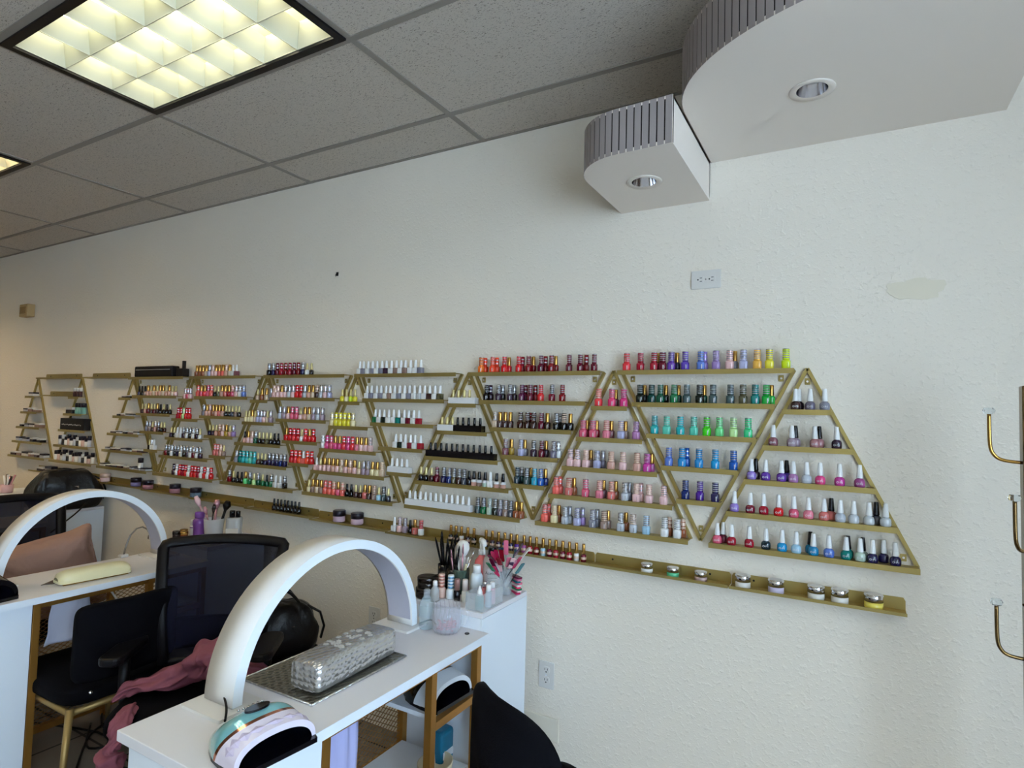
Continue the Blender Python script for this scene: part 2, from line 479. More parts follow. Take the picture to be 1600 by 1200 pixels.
# peeled paint patch
m_patch = mat('bare_plaster', (232, 223, 203), 0.85)
pm = MB(); pts = []
for k in range(40):
    a = 2*pi*k/40; r = 1+0.35*noise.noise((cos(a)*1.7, sin(a)*1.7, 3.1))+0.12*noise.noise((cos(a)*6, sin(a)*6, 1))
    pts.append((0.088*cos(a)*r, 0.034*sin(a)*r))
pm.prism(pts, -0.0025, 0.0005, m_patch, 'y')
o = obj('plaster_patch', pm, loc=(1.765, -0.0005, 1.862)); tag(o, 'cream bare plaster patch in the white paint at upper right', 'plaster patch')

# ------------------------------------------------------------------ triangle racks
SD = 0.065   # shelf depth
APX = 1.436; PIT = 0.74
ZU = [1.441, 1.308, 1.180, 1.056, 0.931]; ZI = [1.590, 1.459, 1.334, 1.210, 1.085]
def upright_half(z): return 0.33*(1.593-z)/0.666
def inv_half(z): return 0.33*(z-0.926)/0.666
def bar_mb(p, q):
    # flat angle bar lying against the wall from p to q (x, z)
    a = Vector((p[0], 0, p[1])); b = Vector((q[0], 0, q[1])); d = (b-a).normalized(); n = Vector((-d.z, 0, d.x))*0.006
    m = MB(); o = []
    for y in (-0.0005, -0.014):
        for c in (a-n, b-n, b+n, a+n): o.append((c.x, y, c.z))
    m.add(o, [(0,1,2,3), (7,6,5,4), (0,4,5,1), (1,5,6,2), (2,6,7,3), (3,7,4,0)], m_gold)
    return m
def shelf_mb(h):
    m = MB(); m.box((-h, -SD, -0.0035), (h, -0.0145, 0), m_gold)
    m.box((-h, -SD-0.0015, -0.0175), (h, -SD, 0.0012), m_gold)
    return m
def tab_mb():
    m = MB(); m.prism(rrect(-0.009, -0.012, 0.009, 0.012, 0.002), -0.004, -0.0005, m_gold, 'y')
    m.prism([(0.004*cos(2*pi*k/12), 0.004*sin(2*pi*k/12)) for k in range(12)], -0.0055, -0.004, m_chrome, 'y')
    return m
ORD = ['first', 'second', 'third', 'fourth', 'fifth', 'sixth', 'seventh', 'eighth', 'ninth', 'tenth', 'eleventh', 'twelfth', 'thirteenth', 'fourteenth', 'fifteenth', 'sixteenth', 'seventeenth', 'eighteenth', 'nineteenth', 'twentieth', 'twenty-first', 'twenty-second']
def rackname(kind, i):
    k = 'upright' if kind == 'U' else 'inverted'
    if i == 0: return 'rightmost %s rack' % k
    return '%s %s rack from right' % (ORD[i], k)
def rack(kind, i):
    ax = APX-PIT*i - (0.373 if kind == 'I' else 0)
    full = rackname(kind, i)
    desc = {('U', 0): 'with white-capped bottles', ('I', 0): 'with neon, green and blue bottles', ('U', 1): 'of pink and nude bottles', ('I', 1): 'of red, brown and grey bottles',
            ('U', 2): 'with black and white trays', ('I', 2): 'of white-capped bottles', ('U', 3): 'of yellow, pink and nude bottles', ('I', 3): 'of red and pink bottles',
            ('U', 4): 'with teal and navy bottles', ('I', 4): 'with gold-capped nude bottles', ('U', 5): 'with a red bottom row', ('I', 5): 'with black case on top',
            ('U', 6): 'holding small flat tins', ('U', 7): 'with black box and tubes', ('U', 8): 'of flat cases at far left'}[(kind, i)]
    t = thing('triangle_wall_rack', ('gold %s, a triangle %s' % (full, desc)), 'wall rack', (ax, 0, 0.926), 0, 'gold triangle wall racks')
    if kind == 'U':
        obj('side_bar', bar_mb((-0.33, 0), (0, 0.667)), t); obj('side_bar', bar_mb((0.33, 0), (0, 0.667)), t)
        for z in ZU: obj('shelf', shelf_mb(max(upright_half(z), 0.03)+0.004), t, (0, 0, z-0.926))
        obj('mounting_tab', tab_mb(), t, (0, 0, 0.62))
        obj('mounting_tab', tab_mb(), t, (0.29, 0, 0.026)); obj('mounting_tab', tab_mb(), t, (-0.29, 0, 0.026))
    else:
        obj('side_bar', bar_mb((0, 0), (0.33, 0.662)), t); obj('side_bar', bar_mb((0, 0), (-0.33, 0.662)), t)
        for z in ZI: obj('shelf', shelf_mb(inv_half(z)+0.004), t, (0, 0, z-0.926))
        obj('mounting_tab', tab_mb(), t, (0, 0, 0.045))
        for s in (-1, 1): obj('mounting_tab', tab_mb(), t, (s*0.285, 0, 0.632))
    return ax
for i in range(9): rack('U', i)
for i in range(6): rack('I', i)
def ledge(name, label, xa, xb, z, grp=None):
    t = thing(name, label, 'wall ledge', ((xa+xb)/2, 0, z), 0, grp)
    h = (xb-xa)/2-0.002
    obj('tray', MB().box((-h, -0.075, -0.003), (h, -0.004, 0), m_gold).box((-h, -0.0765, -0.003), (h, -0.075, 0.008), m_gold), t)
    bp = MB().prism([(-h, -0.003), (h, -0.003), (h, 0.030), (h-0.006, 0.040), (-h+0.006, 0.040), (-h, 0.030)], -0.004, -0.0005, m_gold, 'y')
    b = obj('back_plate', bp, t)
    s = MB()
    for sx in (-1, 1): s.prism([(sx*h*0.72+0.004*cos(2*pi*k/10), 0.022+0.004*sin(2*pi*k/10)) for k in range(10)], -0.0055, -0.004, m_slot, 'y')
    obj('screws', s, b)
edges = [1.733, 1.178, 0.625, 0.070, -0.487, -1.040, -1.60, -2.155, -2.71, -3.27, -3.83, -4.39]
holding = ['five silver-lidded jars at its right end', 'three small silver-lidded jars', 'gold-capped bottles at its left', 'row of gold-capped polishes above desk',
           'six small bottles at its left', 'two pale jars with dark lids', 'eight short black bottles', 'one dark-lidded jar, behind brush cup', 'two dark-lidded jars near second desk',
           'white tin, behind second desk lamp', 'nothing in view, behind black bag', 'flat cases under the leftmost racks']
for i in range(len(edges)-1):
    ledge('picture_ledge', 'gold wall ledge holding '+holding[i], edges[i+1], edges[i], 0.779+(0.006*max(0, i-3)), 'gold ledges under the racks')
ledge('picture_ledge', 'straight gold top ledge left of the black case', -3.60, -3.06, 1.588, 'gold ledges between the left racks')
ledge('picture_ledge', 'straight gold top ledge joining the two leftmost racks', -4.36, -3.76, 1.588, 'gold ledges between the left racks')
ledge('picture_ledge', 'empty gold-brown ledge between the two leftmost racks', -4.27, -3.82, 1.445, 'gold ledges between the left racks')

# ------------------------------------------------------------------ nail polish
PAL = {
    'brown':(70,45,45), 'greymauve':(112,105,125), 'grey':(135,135,150), 'mauve':(140,88,100), 'palemauve':(165,145,160), 'dustpink':(175,120,125),
    'plum':(95,25,70), 'darkplum':(60,40,60), 'lavender':(150,125,205), 'purple':(105,60,165), 'violet':(90,60,170), 'deeppurple':(75,30,140),
    'pinkmauve':(180,125,175), 'silver':(190,195,205), 'pink':(225,75,135), 'magenta':(205,65,160), 'orchid':(165,75,140), 'burgundy':(125,20,45),
    'crimson':(165,20,45), 'red':(215,35,40), 'rose':(225,95,125), 'lightpink':(230,130,150), 'salmon':(215,115,110), 'darkgrey':(65,68,80),
    'clear':(200,205,210), 'darkrose':(120,35,60), 'navyteal':(25,50,65), 'sky':(30,150,210), 'paleblue':(160,200,225), 'cerulean':(20,130,180),
    'periwinkle':(95,125,205), 'teal':(15,125,120), 'palemint':(185,205,190), 'navy':(35,30,80), 'coralred':(235,60,70), 'wine':(105,15,40),
    'lilac':(160,130,190), 'blush':(235,190,190), 'palelav':(180,180,215), 'yellow':(235,220,60), 'orangeyellow':(245,185,80), 'neon':(205,225,30),
    'blackgreen':(20,35,30), 'darkteal':(10,70,65), 'darkgreen':(10,85,60), 'green':(20,110,65), 'slate':(70,90,92), 'olive':(85,80,55),
    'brightgreen':(70,210,35), 'grassgreen':(20,165,60), 'turquoise':(40,175,180), 'mint':(95,205,180), 'lightgreen':(115,225,140), 'palegreen':(195,235,160),
    'seagreen':(60,205,135), 'azure':(40,140,205), 'blue':(30,90,180), 'darkblue':(20,40,110), 'hotpink':(235,70,120), 'magentapink':(225,60,130),
    'coral':(245,110,100), 'palepink':(238,195,195), 'nude':(215,165,150), 'beige':(215,190,165), 'cream':(240,225,180), 'taupe':(150,125,115),
    'white':(235,235,235), 'orange':(245,120,40), 'redorange':(240,70,40), 'darkred':(130,15,25), 'black':(22,20,26), 'brightred':(225,25,30),
    'darkbrown':(60,30,25), 'copper':(150,85,55), 'slateblue':(60,90,125), 'cyan':(60,175,205), 'gold':(185,150,60), 'peach':(245,160,130),
}
# rack kind (U upright, I inverted), number from the right, per shelf: x|colour|cap|back row; x baked from image pixel columns
ROWS = [
  ('U',0,[
    '1.4|brown|w|0 1.41|darkplum|w|1 1.447|greymauve|w|0 1.493|grey|w|0',
    '1.326|mauve|w|0 1.388|palemauve|w|0 1.398|palemauve|k|1 1.462|dustpink|w|0 1.475|dustpink|k|1 1.53|darkplum|w|0',
    '1.252|lavender|w|0 1.264|darkplum|k|1 1.301|purple|w|0 1.354|purple|w|0 1.369|violet|k|1 1.393|pinkmauve|w|0 1.436|silver|w|0 1.479|pink|w|0 1.539|magenta|w|0 1.599|orchid|w|0',
    '1.193|lavender|w|0 1.249|burgundy|w|0 1.295|crimson|w|0 1.345|red|w|0 1.395|rose|w|0 1.442|lightpink|w|0 1.491|salmon|w|0 1.513|salmon|k|1 1.541|silver|w|0 1.581|clear|w|0 1.626|clear|w|0 1.648|darkgrey|k|1 1.674|clear|w|0',
    '1.132|rose|w|0 1.149|darkrose|w|1 1.184|crimson|w|0 1.246|crimson|w|0 1.303|navyteal|w|0 1.357|sky|w|0 1.403|paleblue|w|0 1.458|cerulean|w|0 1.447|cerulean|k|1 1.506|periwinkle|w|0 1.558|teal|w|0 1.564|teal|k|1 1.6|palemint|w|0 1.608|palemint|k|1 1.636|navy|w|0 1.669|navy|w|1 1.701|navy|w|0',
  ]),
  ('I',0,[
    '0.765|coralred|r|0 0.824|crimson|r|0 0.88|crimson|r|0 0.888|darkred|g|1 0.915|wine|r|0 0.95|purple|r|0 0.966|navy|g|1 1.005|violet|r|0 1.065|periwinkle|r|0 1.074|lavender|r|1 1.122|lilac|r|0 1.172|blush|r|0 1.186|grey|g|1 1.222|palelav|r|0 1.27|orangeyellow|y|0 1.312|yellow|y|0 1.368|neon|y|0',
    '0.824|blackgreen|r|0 0.834|black|g|1 0.872|darkteal|r|0 0.908|darkgreen|r|0 0.922|blackgreen|g|1 0.963|green|r|0 0.973|darkgreen|g|1 1.013|slate|r|0 1.062|blackgreen|r|0 1.073|darkgreen|g|1 1.112|slate|r|0 1.176|slate|r|0 1.221|olive|r|0 1.264|teal|r|0 1.302|grassgreen|r|0 1.316|grassgreen|g|1',
    '0.886|turquoise|r|0 0.935|mint|r|0 0.989|turquoise|r|0 1.041|mint|r|0 1.09|brightgreen|r|0 1.137|lightgreen|r|0 1.188|palegreen|r|0 1.24|seagreen|r|0',
    '0.945|periwinkle|r|0 0.997|azure|r|0 1.009|blue|r|1 1.062|azure|r|0 1.123|sky|r|0 1.189|blue|r|0',
    '1.012|darkblue|r|0 1.067|deeppurple|r|0 1.124|navy|r|0',
  ]),
  ('U',1,[
    '0.644|coralred|n|0 0.703|hotpink|r|0 0.71|wine|g|1 0.755|magentapink|r|0',
    '0.576|rose|r|0 0.582|crimson|g|1 0.621|rose|r|0 0.627|crimson|g|1 0.682|lightpink|n|0 0.693|mauve|g|1 0.745|palelav|n|0 0.755|taupe|g|1 0.81|pinkmauve|r|0',
    '0.52|palepink|r|0 0.552|palepink|s|0 0.592|palepink|n|0 0.603|taupe|g|1 0.642|palelav|s|0 0.658|greymauve|s|1 0.705|nude|n|0 0.756|palepink|n|0 0.816|nude|n|0 0.858|magenta|r|0 0.868|orchid|g|1',
    '0.455|coral|r|0 0.461|coral|r|1 0.515|salmon|n|0 0.528|copper|g|1 0.593|rose|r|0 0.656|lightpink|n|0 0.664|mauve|g|1 0.708|salmon|n|0 0.717|copper|g|1 0.767|silver|s|0 0.776|grey|s|1 0.815|blush|n|0 0.825|blush|r|1 0.867|palepink|n|0 0.927|palepink|r|0',
    '0.403|coral|r|0 0.408|coral|r|1 0.449|cream|n|0 0.458|copper|g|1 0.501|silver|s|0 0.51|silver|s|1 0.557|palelav|s|0 0.57|lilac|s|1 0.628|grey|s|0 0.637|grey|s|1 0.679|taupe|n|0 0.686|taupe|g|1 0.751|silver|s|0 0.764|copper|g|1 0.804|silver|n|0 0.858|paleblue|s|0 0.932|white|s|0 0.944|copper|n|1 0.982|white|s|0 0.997|copper|n|1',
  ]),
  ('I',1,[
    '0.048|orange|r|0 0.053|redorange|r|1 0.111|redorange|r|0 0.118|redorange|r|1 0.176|brightred|r|0 0.184|red|g|1 0.252|red|r|0 0.256|crimson|r|1 0.303|darkred|r|0 0.313|darkred|g|1 0.366|wine|r|0 0.375|darkred|r|1 0.418|darkred|r|0 0.426|darkred|g|1 0.504|wine|r|0 0.556|wine|r|0 0.573|darkred|r|1 0.621|wine|r|0',
    '0.082|black|r|0 0.087|darkplum|r|1 0.149|darkplum|s|0 0.154|black|s|1 0.211|darkplum|s|0 0.216|darkplum|s|1 0.272|plum|r|0 0.276|wine|r|1 0.315|wine|r|0 0.326|darkred|r|1 0.369|red|r|0 0.424|burgundy|s|0 0.475|darkred|r|0',
    '0.134|beige|s|0 0.161|brown|g|0 0.189|brown|g|0 0.216|brown|g|0 0.268|darkbrown|r|0 0.304|darkbrown|r|0 0.307|darkred|r|1 0.337|darkbrown|r|0 0.375|wine|r|0 0.405|darkbrown|g|0 0.449|black|s|0 0.454|black|s|1 0.486|black|n|0 0.516|black|g|0',
    '0.194|mauve|s|0 0.21|gold|g|1 0.275|palelav|s|0 0.28|grey|g|1 0.34|darkplum|s|0 0.38|wine|r|0 0.388|darkplum|g|1 0.438|greymauve|s|0 0.448|white|s|1',
    '0.26|navyteal|r|0 0.267|darkteal|s|1 0.308|slate|s|0 0.314|darkteal|g|1 0.348|cyan|r|0 0.379|blue|s|0 0.388|darkblue|g|1',
  ]),
  ('U',2,[
    '-0.108|white|c|0 -0.078|white|c|0 -0.044|white|c|0 -0.013|white|c|0',
    '-0.17|white|c|0 -0.14|white|c|0 -0.108|white|c|0 -0.077|black|k|0 -0.046|black|k|0 -0.014|black|k|0 0.019|black|k|0 0.052|black|k|0',
    '-0.235|black|k|0 -0.205|black|k|0 -0.171|black|k|0 -0.139|black|k|0 -0.106|black|k|0 -0.076|black|k|0 -0.042|black|k|0 -0.012|black|k|0 0.02|black|k|0 0.053|black|k|0 0.085|black|k|0 0.118|black|k|0',
    '-0.289|black|c|0 -0.258|black|c|0 -0.224|brown|c|0 -0.191|wine|r|0 -0.15|navy|s|0 -0.117|darkblue|s|0 -0.089|olive|s|0 -0.059|darkbrown|s|0 -0.03|darkgrey|s|0 -0.002|black|k|0 0.026|nude|b|0 0.056|taupe|b|0 0.088|palemint|b|0 0.117|white|w|0 0.151|nude|b|0 0.185|nude|b|0',
    '-0.356|white|w|0 -0.322|white|w|0 -0.289|white|w|0 -0.257|white|w|0 -0.226|white|w|0 -0.195|white|w|0 -0.164|white|w|0 -0.13|white|w|0 -0.097|white|w|0 -0.065|white|w|0 -0.034|white|w|0 -0|white|w|0 0.052|slate|s|0 0.084|green|s|0 0.117|palemint|s|0 0.148|blackgreen|s|0 0.175|greymauve|s|0 0.203|taupe|s|0 0.23|darkgrey|s|0 0.258|copper|g|0 0.285|copper|g|0',
  ]),
  ('I',2,[
    '-0.729|white|w|0 -0.701|grey|w|0 -0.669|white|w|0 -0.637|grey|w|0 -0.606|white|w|0 -0.573|grey|w|0 -0.542|darkplum|w|0 -0.508|white|w|0 -0.473|taupe|w|0 -0.444|white|w|0 -0.414|taupe|w|0 -0.38|white|w|0 -0.348|white|w|0 -0.314|grey|w|0',
    '-0.668|white|w|0 -0.638|grey|w|0 -0.602|white|w|0 -0.572|grey|w|0 -0.538|white|w|0 -0.51|taupe|w|0 -0.48|white|w|0 -0.445|grey|w|0 -0.413|white|w|0 -0.381|grey|w|0 -0.349|white|w|0 -0.315|clear|w|0 -0.284|white|w|0 -0.252|brown|w|0 -0.22|white|w|0 -0.188|olive|w|0',
    '-0.605|green|w|0 -0.576|white|w|0 -0.544|blackgreen|w|0 -0.513|white|w|0 -0.48|white|w|0 -0.446|teal|w|0 -0.41|white|w|0 -0.381|wine|w|0 -0.348|white|w|0 -0.316|crimson|w|0',
    '-0.46|white|w|0 -0.428|blackgreen|w|0 -0.397|white|w|0 -0.363|burgundy|w|0 -0.334|white|w|0 -0.299|crimson|w|0',
    '-0.479|white|w|0 -0.447|white|w|0 -0.415|white|w|0 -0.382|white|w|0',
  ]),
  ('U',3,[
    '-0.851|yellow|c|0 -0.819|cream|c|0 -0.787|neon|c|0 -0.756|yellow|c|0',
    '-0.921|cream|y|0 -0.89|yellow|y|0 -0.858|yellow|y|0 -0.826|yellow|y|0 -0.794|yellow|y|0 -0.763|cream|y|0',
    '-0.984|white|r|0 -0.952|pink|r|0 -0.92|rose|r|0 -0.888|pink|g|0 -0.856|pink|g|0 -0.824|coralred|r|0 -0.792|pink|r|0 -0.76|coralred|r|0 -0.728|lightpink|g|0 -0.696|palepink|g|0 -0.664|palepink|g|0 -0.632|palepink|s|0',
    '-1.027|palepink|w|0 -0.995|palepink|c|0 -0.963|blush|g|0 -0.93|blush|g|0 -0.898|nude|g|0 -0.866|palepink|g|0 -0.834|beige|n|0 -0.802|blush|g|0 -0.77|nude|n|0 -0.738|blush|g|0 -0.706|beige|c|0 -0.674|palemauve|s|0 -0.642|palemauve|s|0 -0.61|cream|g|0 -0.577|cream|g|0 -0.545|beige|n|0',
    '-1.08|cream|c|0 -1.048|taupe|g|0 -1.015|beige|g|0 -0.983|taupe|g|0 -0.951|coral|r|0 -0.918|coral|r|0 -0.886|coral|n|0 -0.853|rose|g|0 -0.821|coral|n|0 -0.788|black|k|0 -0.756|black|k|0 -0.723|brown|c|0 -0.691|darkbrown|c|0 -0.658|salmon|g|0 -0.626|brown|g|0 -0.593|taupe|n|0 -0.561|paleblue|c|0 -0.528|slate|s|0 -0.496|darkgrey|c|0',
  ]),
  ('I',3,[
    '-1.463|black|s|0 -1.426|navy|s|0 -1.39|wine|r|0 -1.354|crimson|r|0 -1.318|darkred|r|0 -1.282|crimson|r|0 -1.245|wine|r|0 -1.209|darkred|r|0 -1.173|navy|s|0 -1.137|white|c|0 -1.101|black|c|0',
    '-1.408|palepink|n|0 -1.375|palepink|n|0 -1.342|blush|g|0 -1.31|palepink|s|0 -1.277|silver|s|0 -1.244|palepink|s|0 -1.212|red|r|0 -1.179|red|r|0 -1.146|silver|s|0 -1.113|nude|g|0 -1.081|beige|g|0 -1.048|brown|n|0 -1.015|silver|s|0 -0.983|palepink|s|0 -0.95|palelav|s|0',
    '-1.348|silver|s|0 -1.313|palemauve|s|0 -1.278|palepink|g|0 -1.243|rose|r|0 -1.208|rose|r|0 -1.173|palepink|c|0 -1.138|nude|g|0 -1.103|beige|g|0 -1.068|palemauve|s|0 -1.033|silver|s|0 -0.998|palemauve|s|0',
    '-1.285|red|g|0 -1.253|red|r|0 -1.221|coralred|r|0 -1.189|red|r|0 -1.157|white|c|0 -1.125|coralred|r|0 -1.093|red|g|0 -1.062|red|r|0',
    '-1.233|red|r|0 -1.2|coralred|r|0 -1.167|redorange|r|0 -1.135|coral|w|0 -1.102|redorange|r|0 -1.069|red|r|0',
  ]),
  ('U',4,[
    '-1.557|beige|c|0 -1.517|copper|g|0 -1.476|beige|g|0 -1.436|grey|s|0 -1.395|palepink|n|0',
    '-1.655|cream|c|0 -1.627|cream|c|0 -1.599|cream|g|0 -1.571|beige|c|0 -1.543|palelav|s|0 -1.515|palelav|s|0 -1.487|palepink|s|0 -1.459|beige|c|0 -1.431|palemauve|s|0',
    '-1.658|nude|k|0 -1.624|palepink|g|0 -1.59|palepink|n|0 -1.557|darkgreen|s|0 -1.523|black|c|0 -1.489|black|c|0 -1.456|olive|c|0 -1.422|black|c|0 -1.388|black|k|0 -1.355|black|k|0',
    '-1.728|grey|s|0 -1.694|teal|r|0 -1.661|turquoise|r|0 -1.627|turquoise|r|0 -1.594|mint|r|0 -1.56|turquoise|r|0 -1.526|brown|c|0 -1.493|black|c|0 -1.459|navy|c|0 -1.425|navy|s|0 -1.392|navy|s|0 -1.358|navy|s|0 -1.324|darkblue|s|0 -1.291|navy|s|0',
    '-1.787|darkred|s|0 -1.748|black|c|0 -1.709|black|k|0 -1.671|black|k|0 -1.632|lightgreen|g|0 -1.593|green|s|0 -1.554|palegreen|c|0 -1.515|darkgreen|s|0 -1.476|green|c|0 -1.438|darkgreen|k|0 -1.399|green|s|0 -1.36|white|w|0 -1.321|white|w|0 -1.282|black|s|0',
  ]),
  ('I',4,[
    '-2.18|copper|g|0 -2.146|copper|g|0 -2.112|copper|g|0 -2.077|beige|g|0 -2.043|palelav|s|0 -2.009|blush|n|0 -1.975|palepink|g|0 -1.941|salmon|g|0 -1.906|coral|g|0 -1.872|nude|n|0 -1.838|beige|g|0 -1.804|white|w|0 -1.77|mauve|w|0',
    '-2.155|coral|r|0 -2.119|rose|g|0 -2.083|coralred|g|0 -2.048|rose|r|0 -2.012|coral|r|0 -1.976|black|c|0 -1.941|olive|c|0 -1.905|nude|g|0 -1.869|salmon|g|0 -1.834|crimson|g|0 -1.798|rose|n|0 -1.762|palepink|s|0 -1.727|white|s|0 -1.691|periwinkle|s|0',
    '-2.082|grey|s|0 -2.05|nude|g|0 -2.017|nude|r|0 -1.985|copper|g|0 -1.952|nude|g|0 -1.92|salmon|g|0 -1.887|nude|g|0 -1.855|black|c|0 -1.822|black|c|0 -1.79|darkgrey|c|0 -1.757|taupe|c|0 -1.725|black|c|0',
    '-2.011|navy|c|0 -1.977|darkplum|c|0 -1.942|nude|c|0 -1.908|copper|n|0 -1.874|palepink|n|0 -1.84|gold|g|0 -1.806|nude|c|0 -1.771|lilac|s|0',
    '-1.947|salmon|r|0 -1.917|salmon|r|0 -1.887|nude|n|0 -1.857|taupe|c|0',
  ]),
  ('U',5,[
    '-2.294|palepink|s|0 -2.266|rose|s|0 -2.237|palepink|s|0',
    '-2.362|crimson|r|0 -2.331|red|r|0 -2.3|palegreen|r|0 -2.27|red|r|0 -2.239|red|r|0',
    '-2.431|darkplum|c|0 -2.395|black|c|0 -2.359|white|w|0 -2.324|white|w|0 -2.288|darkplum|s|0 -2.252|white|s|0 -2.217|black|s|0 -2.181|white|s|0 -2.145|darkplum|s|0 -2.11|white|c|0',
    '-2.479|darkred|s|0 -2.444|black|s|0 -2.41|white|s|0 -2.375|black|s|0 -2.341|navy|s|0 -2.306|white|s|0 -2.272|black|s|0 -2.237|darkplum|s|0 -2.203|white|s|0 -2.168|wine|s|0 -2.133|white|s|0 -2.099|darkplum|s|0',
    '-2.378|darkplum|r|0 -2.344|white|r|0 -2.31|red|r|0 -2.277|crimson|r|0 -2.243|red|r|0 -2.21|white|r|0 -2.176|red|r|0 -2.142|red|r|0 -2.109|crimson|r|0 -2.075|white|r|0 -2.041|red|r|0 -2.008|white|r|0 -1.974|red|r|0',
  ]),
  ('I',5,[
    '',
    '-2.848|navy|k|0 -2.812|black|k|0 -2.775|taupe|k|0 -2.738|nude|g|0 -2.701|nude|c|0 -2.664|beige|g|0 -2.627|nude|c|0 -2.59|nude|g|0 -2.553|beige|g|0 -2.516|nude|c|0 -2.479|nude|g|0 -2.442|beige|c|0 -2.405|blush|c|0',
    '-2.795|brown|c|0 -2.758|nude|c|0 -2.72|wine|g|0 -2.683|brown|c|0 -2.646|wine|c|0 -2.609|brown|g|0 -2.572|black|k|0 -2.534|black|c|0 -2.497|black|k|0 -2.46|black|c|0',
    '-2.726|grey|s|0 -2.691|taupe|s|0 -2.656|brown|c|0 -2.621|nude|s|0 -2.586|brown|s|0 -2.551|black|c|0 -2.516|darkbrown|c|0',
    '-2.682|black|c|0 -2.654|white|s|0 -2.627|white|w|0',
  ]),
]
RAIL_R1 = '-0.455|white|w -0.42|palepink|s -0.385|palemauve|s -0.352|black|k -0.322|salmon|g -0.283|white|x'
RAIL_R2 = '-0.102|black|g -0.072|black|g -0.04|white|g -0.004|darkplum|g 0.031|black|g 0.098|darkplum|g 0.133|darkplum|g 0.166|darkplum|g 0.199|slateblue|g 0.232|navy|g 0.262|deeppurple|g 0.299|orchid|g 0.33|crimson|g 0.362|darkred|g 0.395|paleblue|g 0.426|wine|g 0.457|crimson|g 0.49|wine|g 0.521|crimson|g 0.554|white|g 0.587|wine|g'
RAIL_R3 = '-1.373|black|k -1.342|black|k -1.312|black|k -1.281|black|k -1.253|black|k -1.223|black|k -1.193|black|k -1.161|black|k'

m_capw = mat('cap_white', (240, 240, 240), 0.35)
m_capk = mat('cap_black', (12, 12, 20), 0.25)
m_capg = mat('cap_gold', (196, 150, 78), 0.22, metal=0.9)
m_capc = mat('cap_cream_gold', (232, 214, 150), 0.3, metal=0.35)
m_caps = mat('cap_silver', (200, 200, 205), 0.25, metal=0.6)
m_capn = mat('cap_champagne', (225, 196, 176), 0.3, metal=0.3)
m_lab = mat('label_white', (225, 225, 228), 0.4)
def pol(c): return mat('polish_'+c, PAL[c], 0.12, spec=0.6, coat=0.3)
def capring(c):
    r = PAL[c]; return mat('cap_'+c, tuple(min(255, int(v*0.95+12)) for v in r), 0.2, metal=0.25)
TXT = {}
def bottle_type(rack_kind, idx, c, cap):
    if cap == 'w': return 'round' if (rack_kind, idx) == ('U', 0) else 'square'
    if cap == 'k': return 'round' if (rack_kind, idx) == ('U', 0) else 'slim'
    if cap in 'cb': return 'slim'
    return 'duo'
CACHE = {}
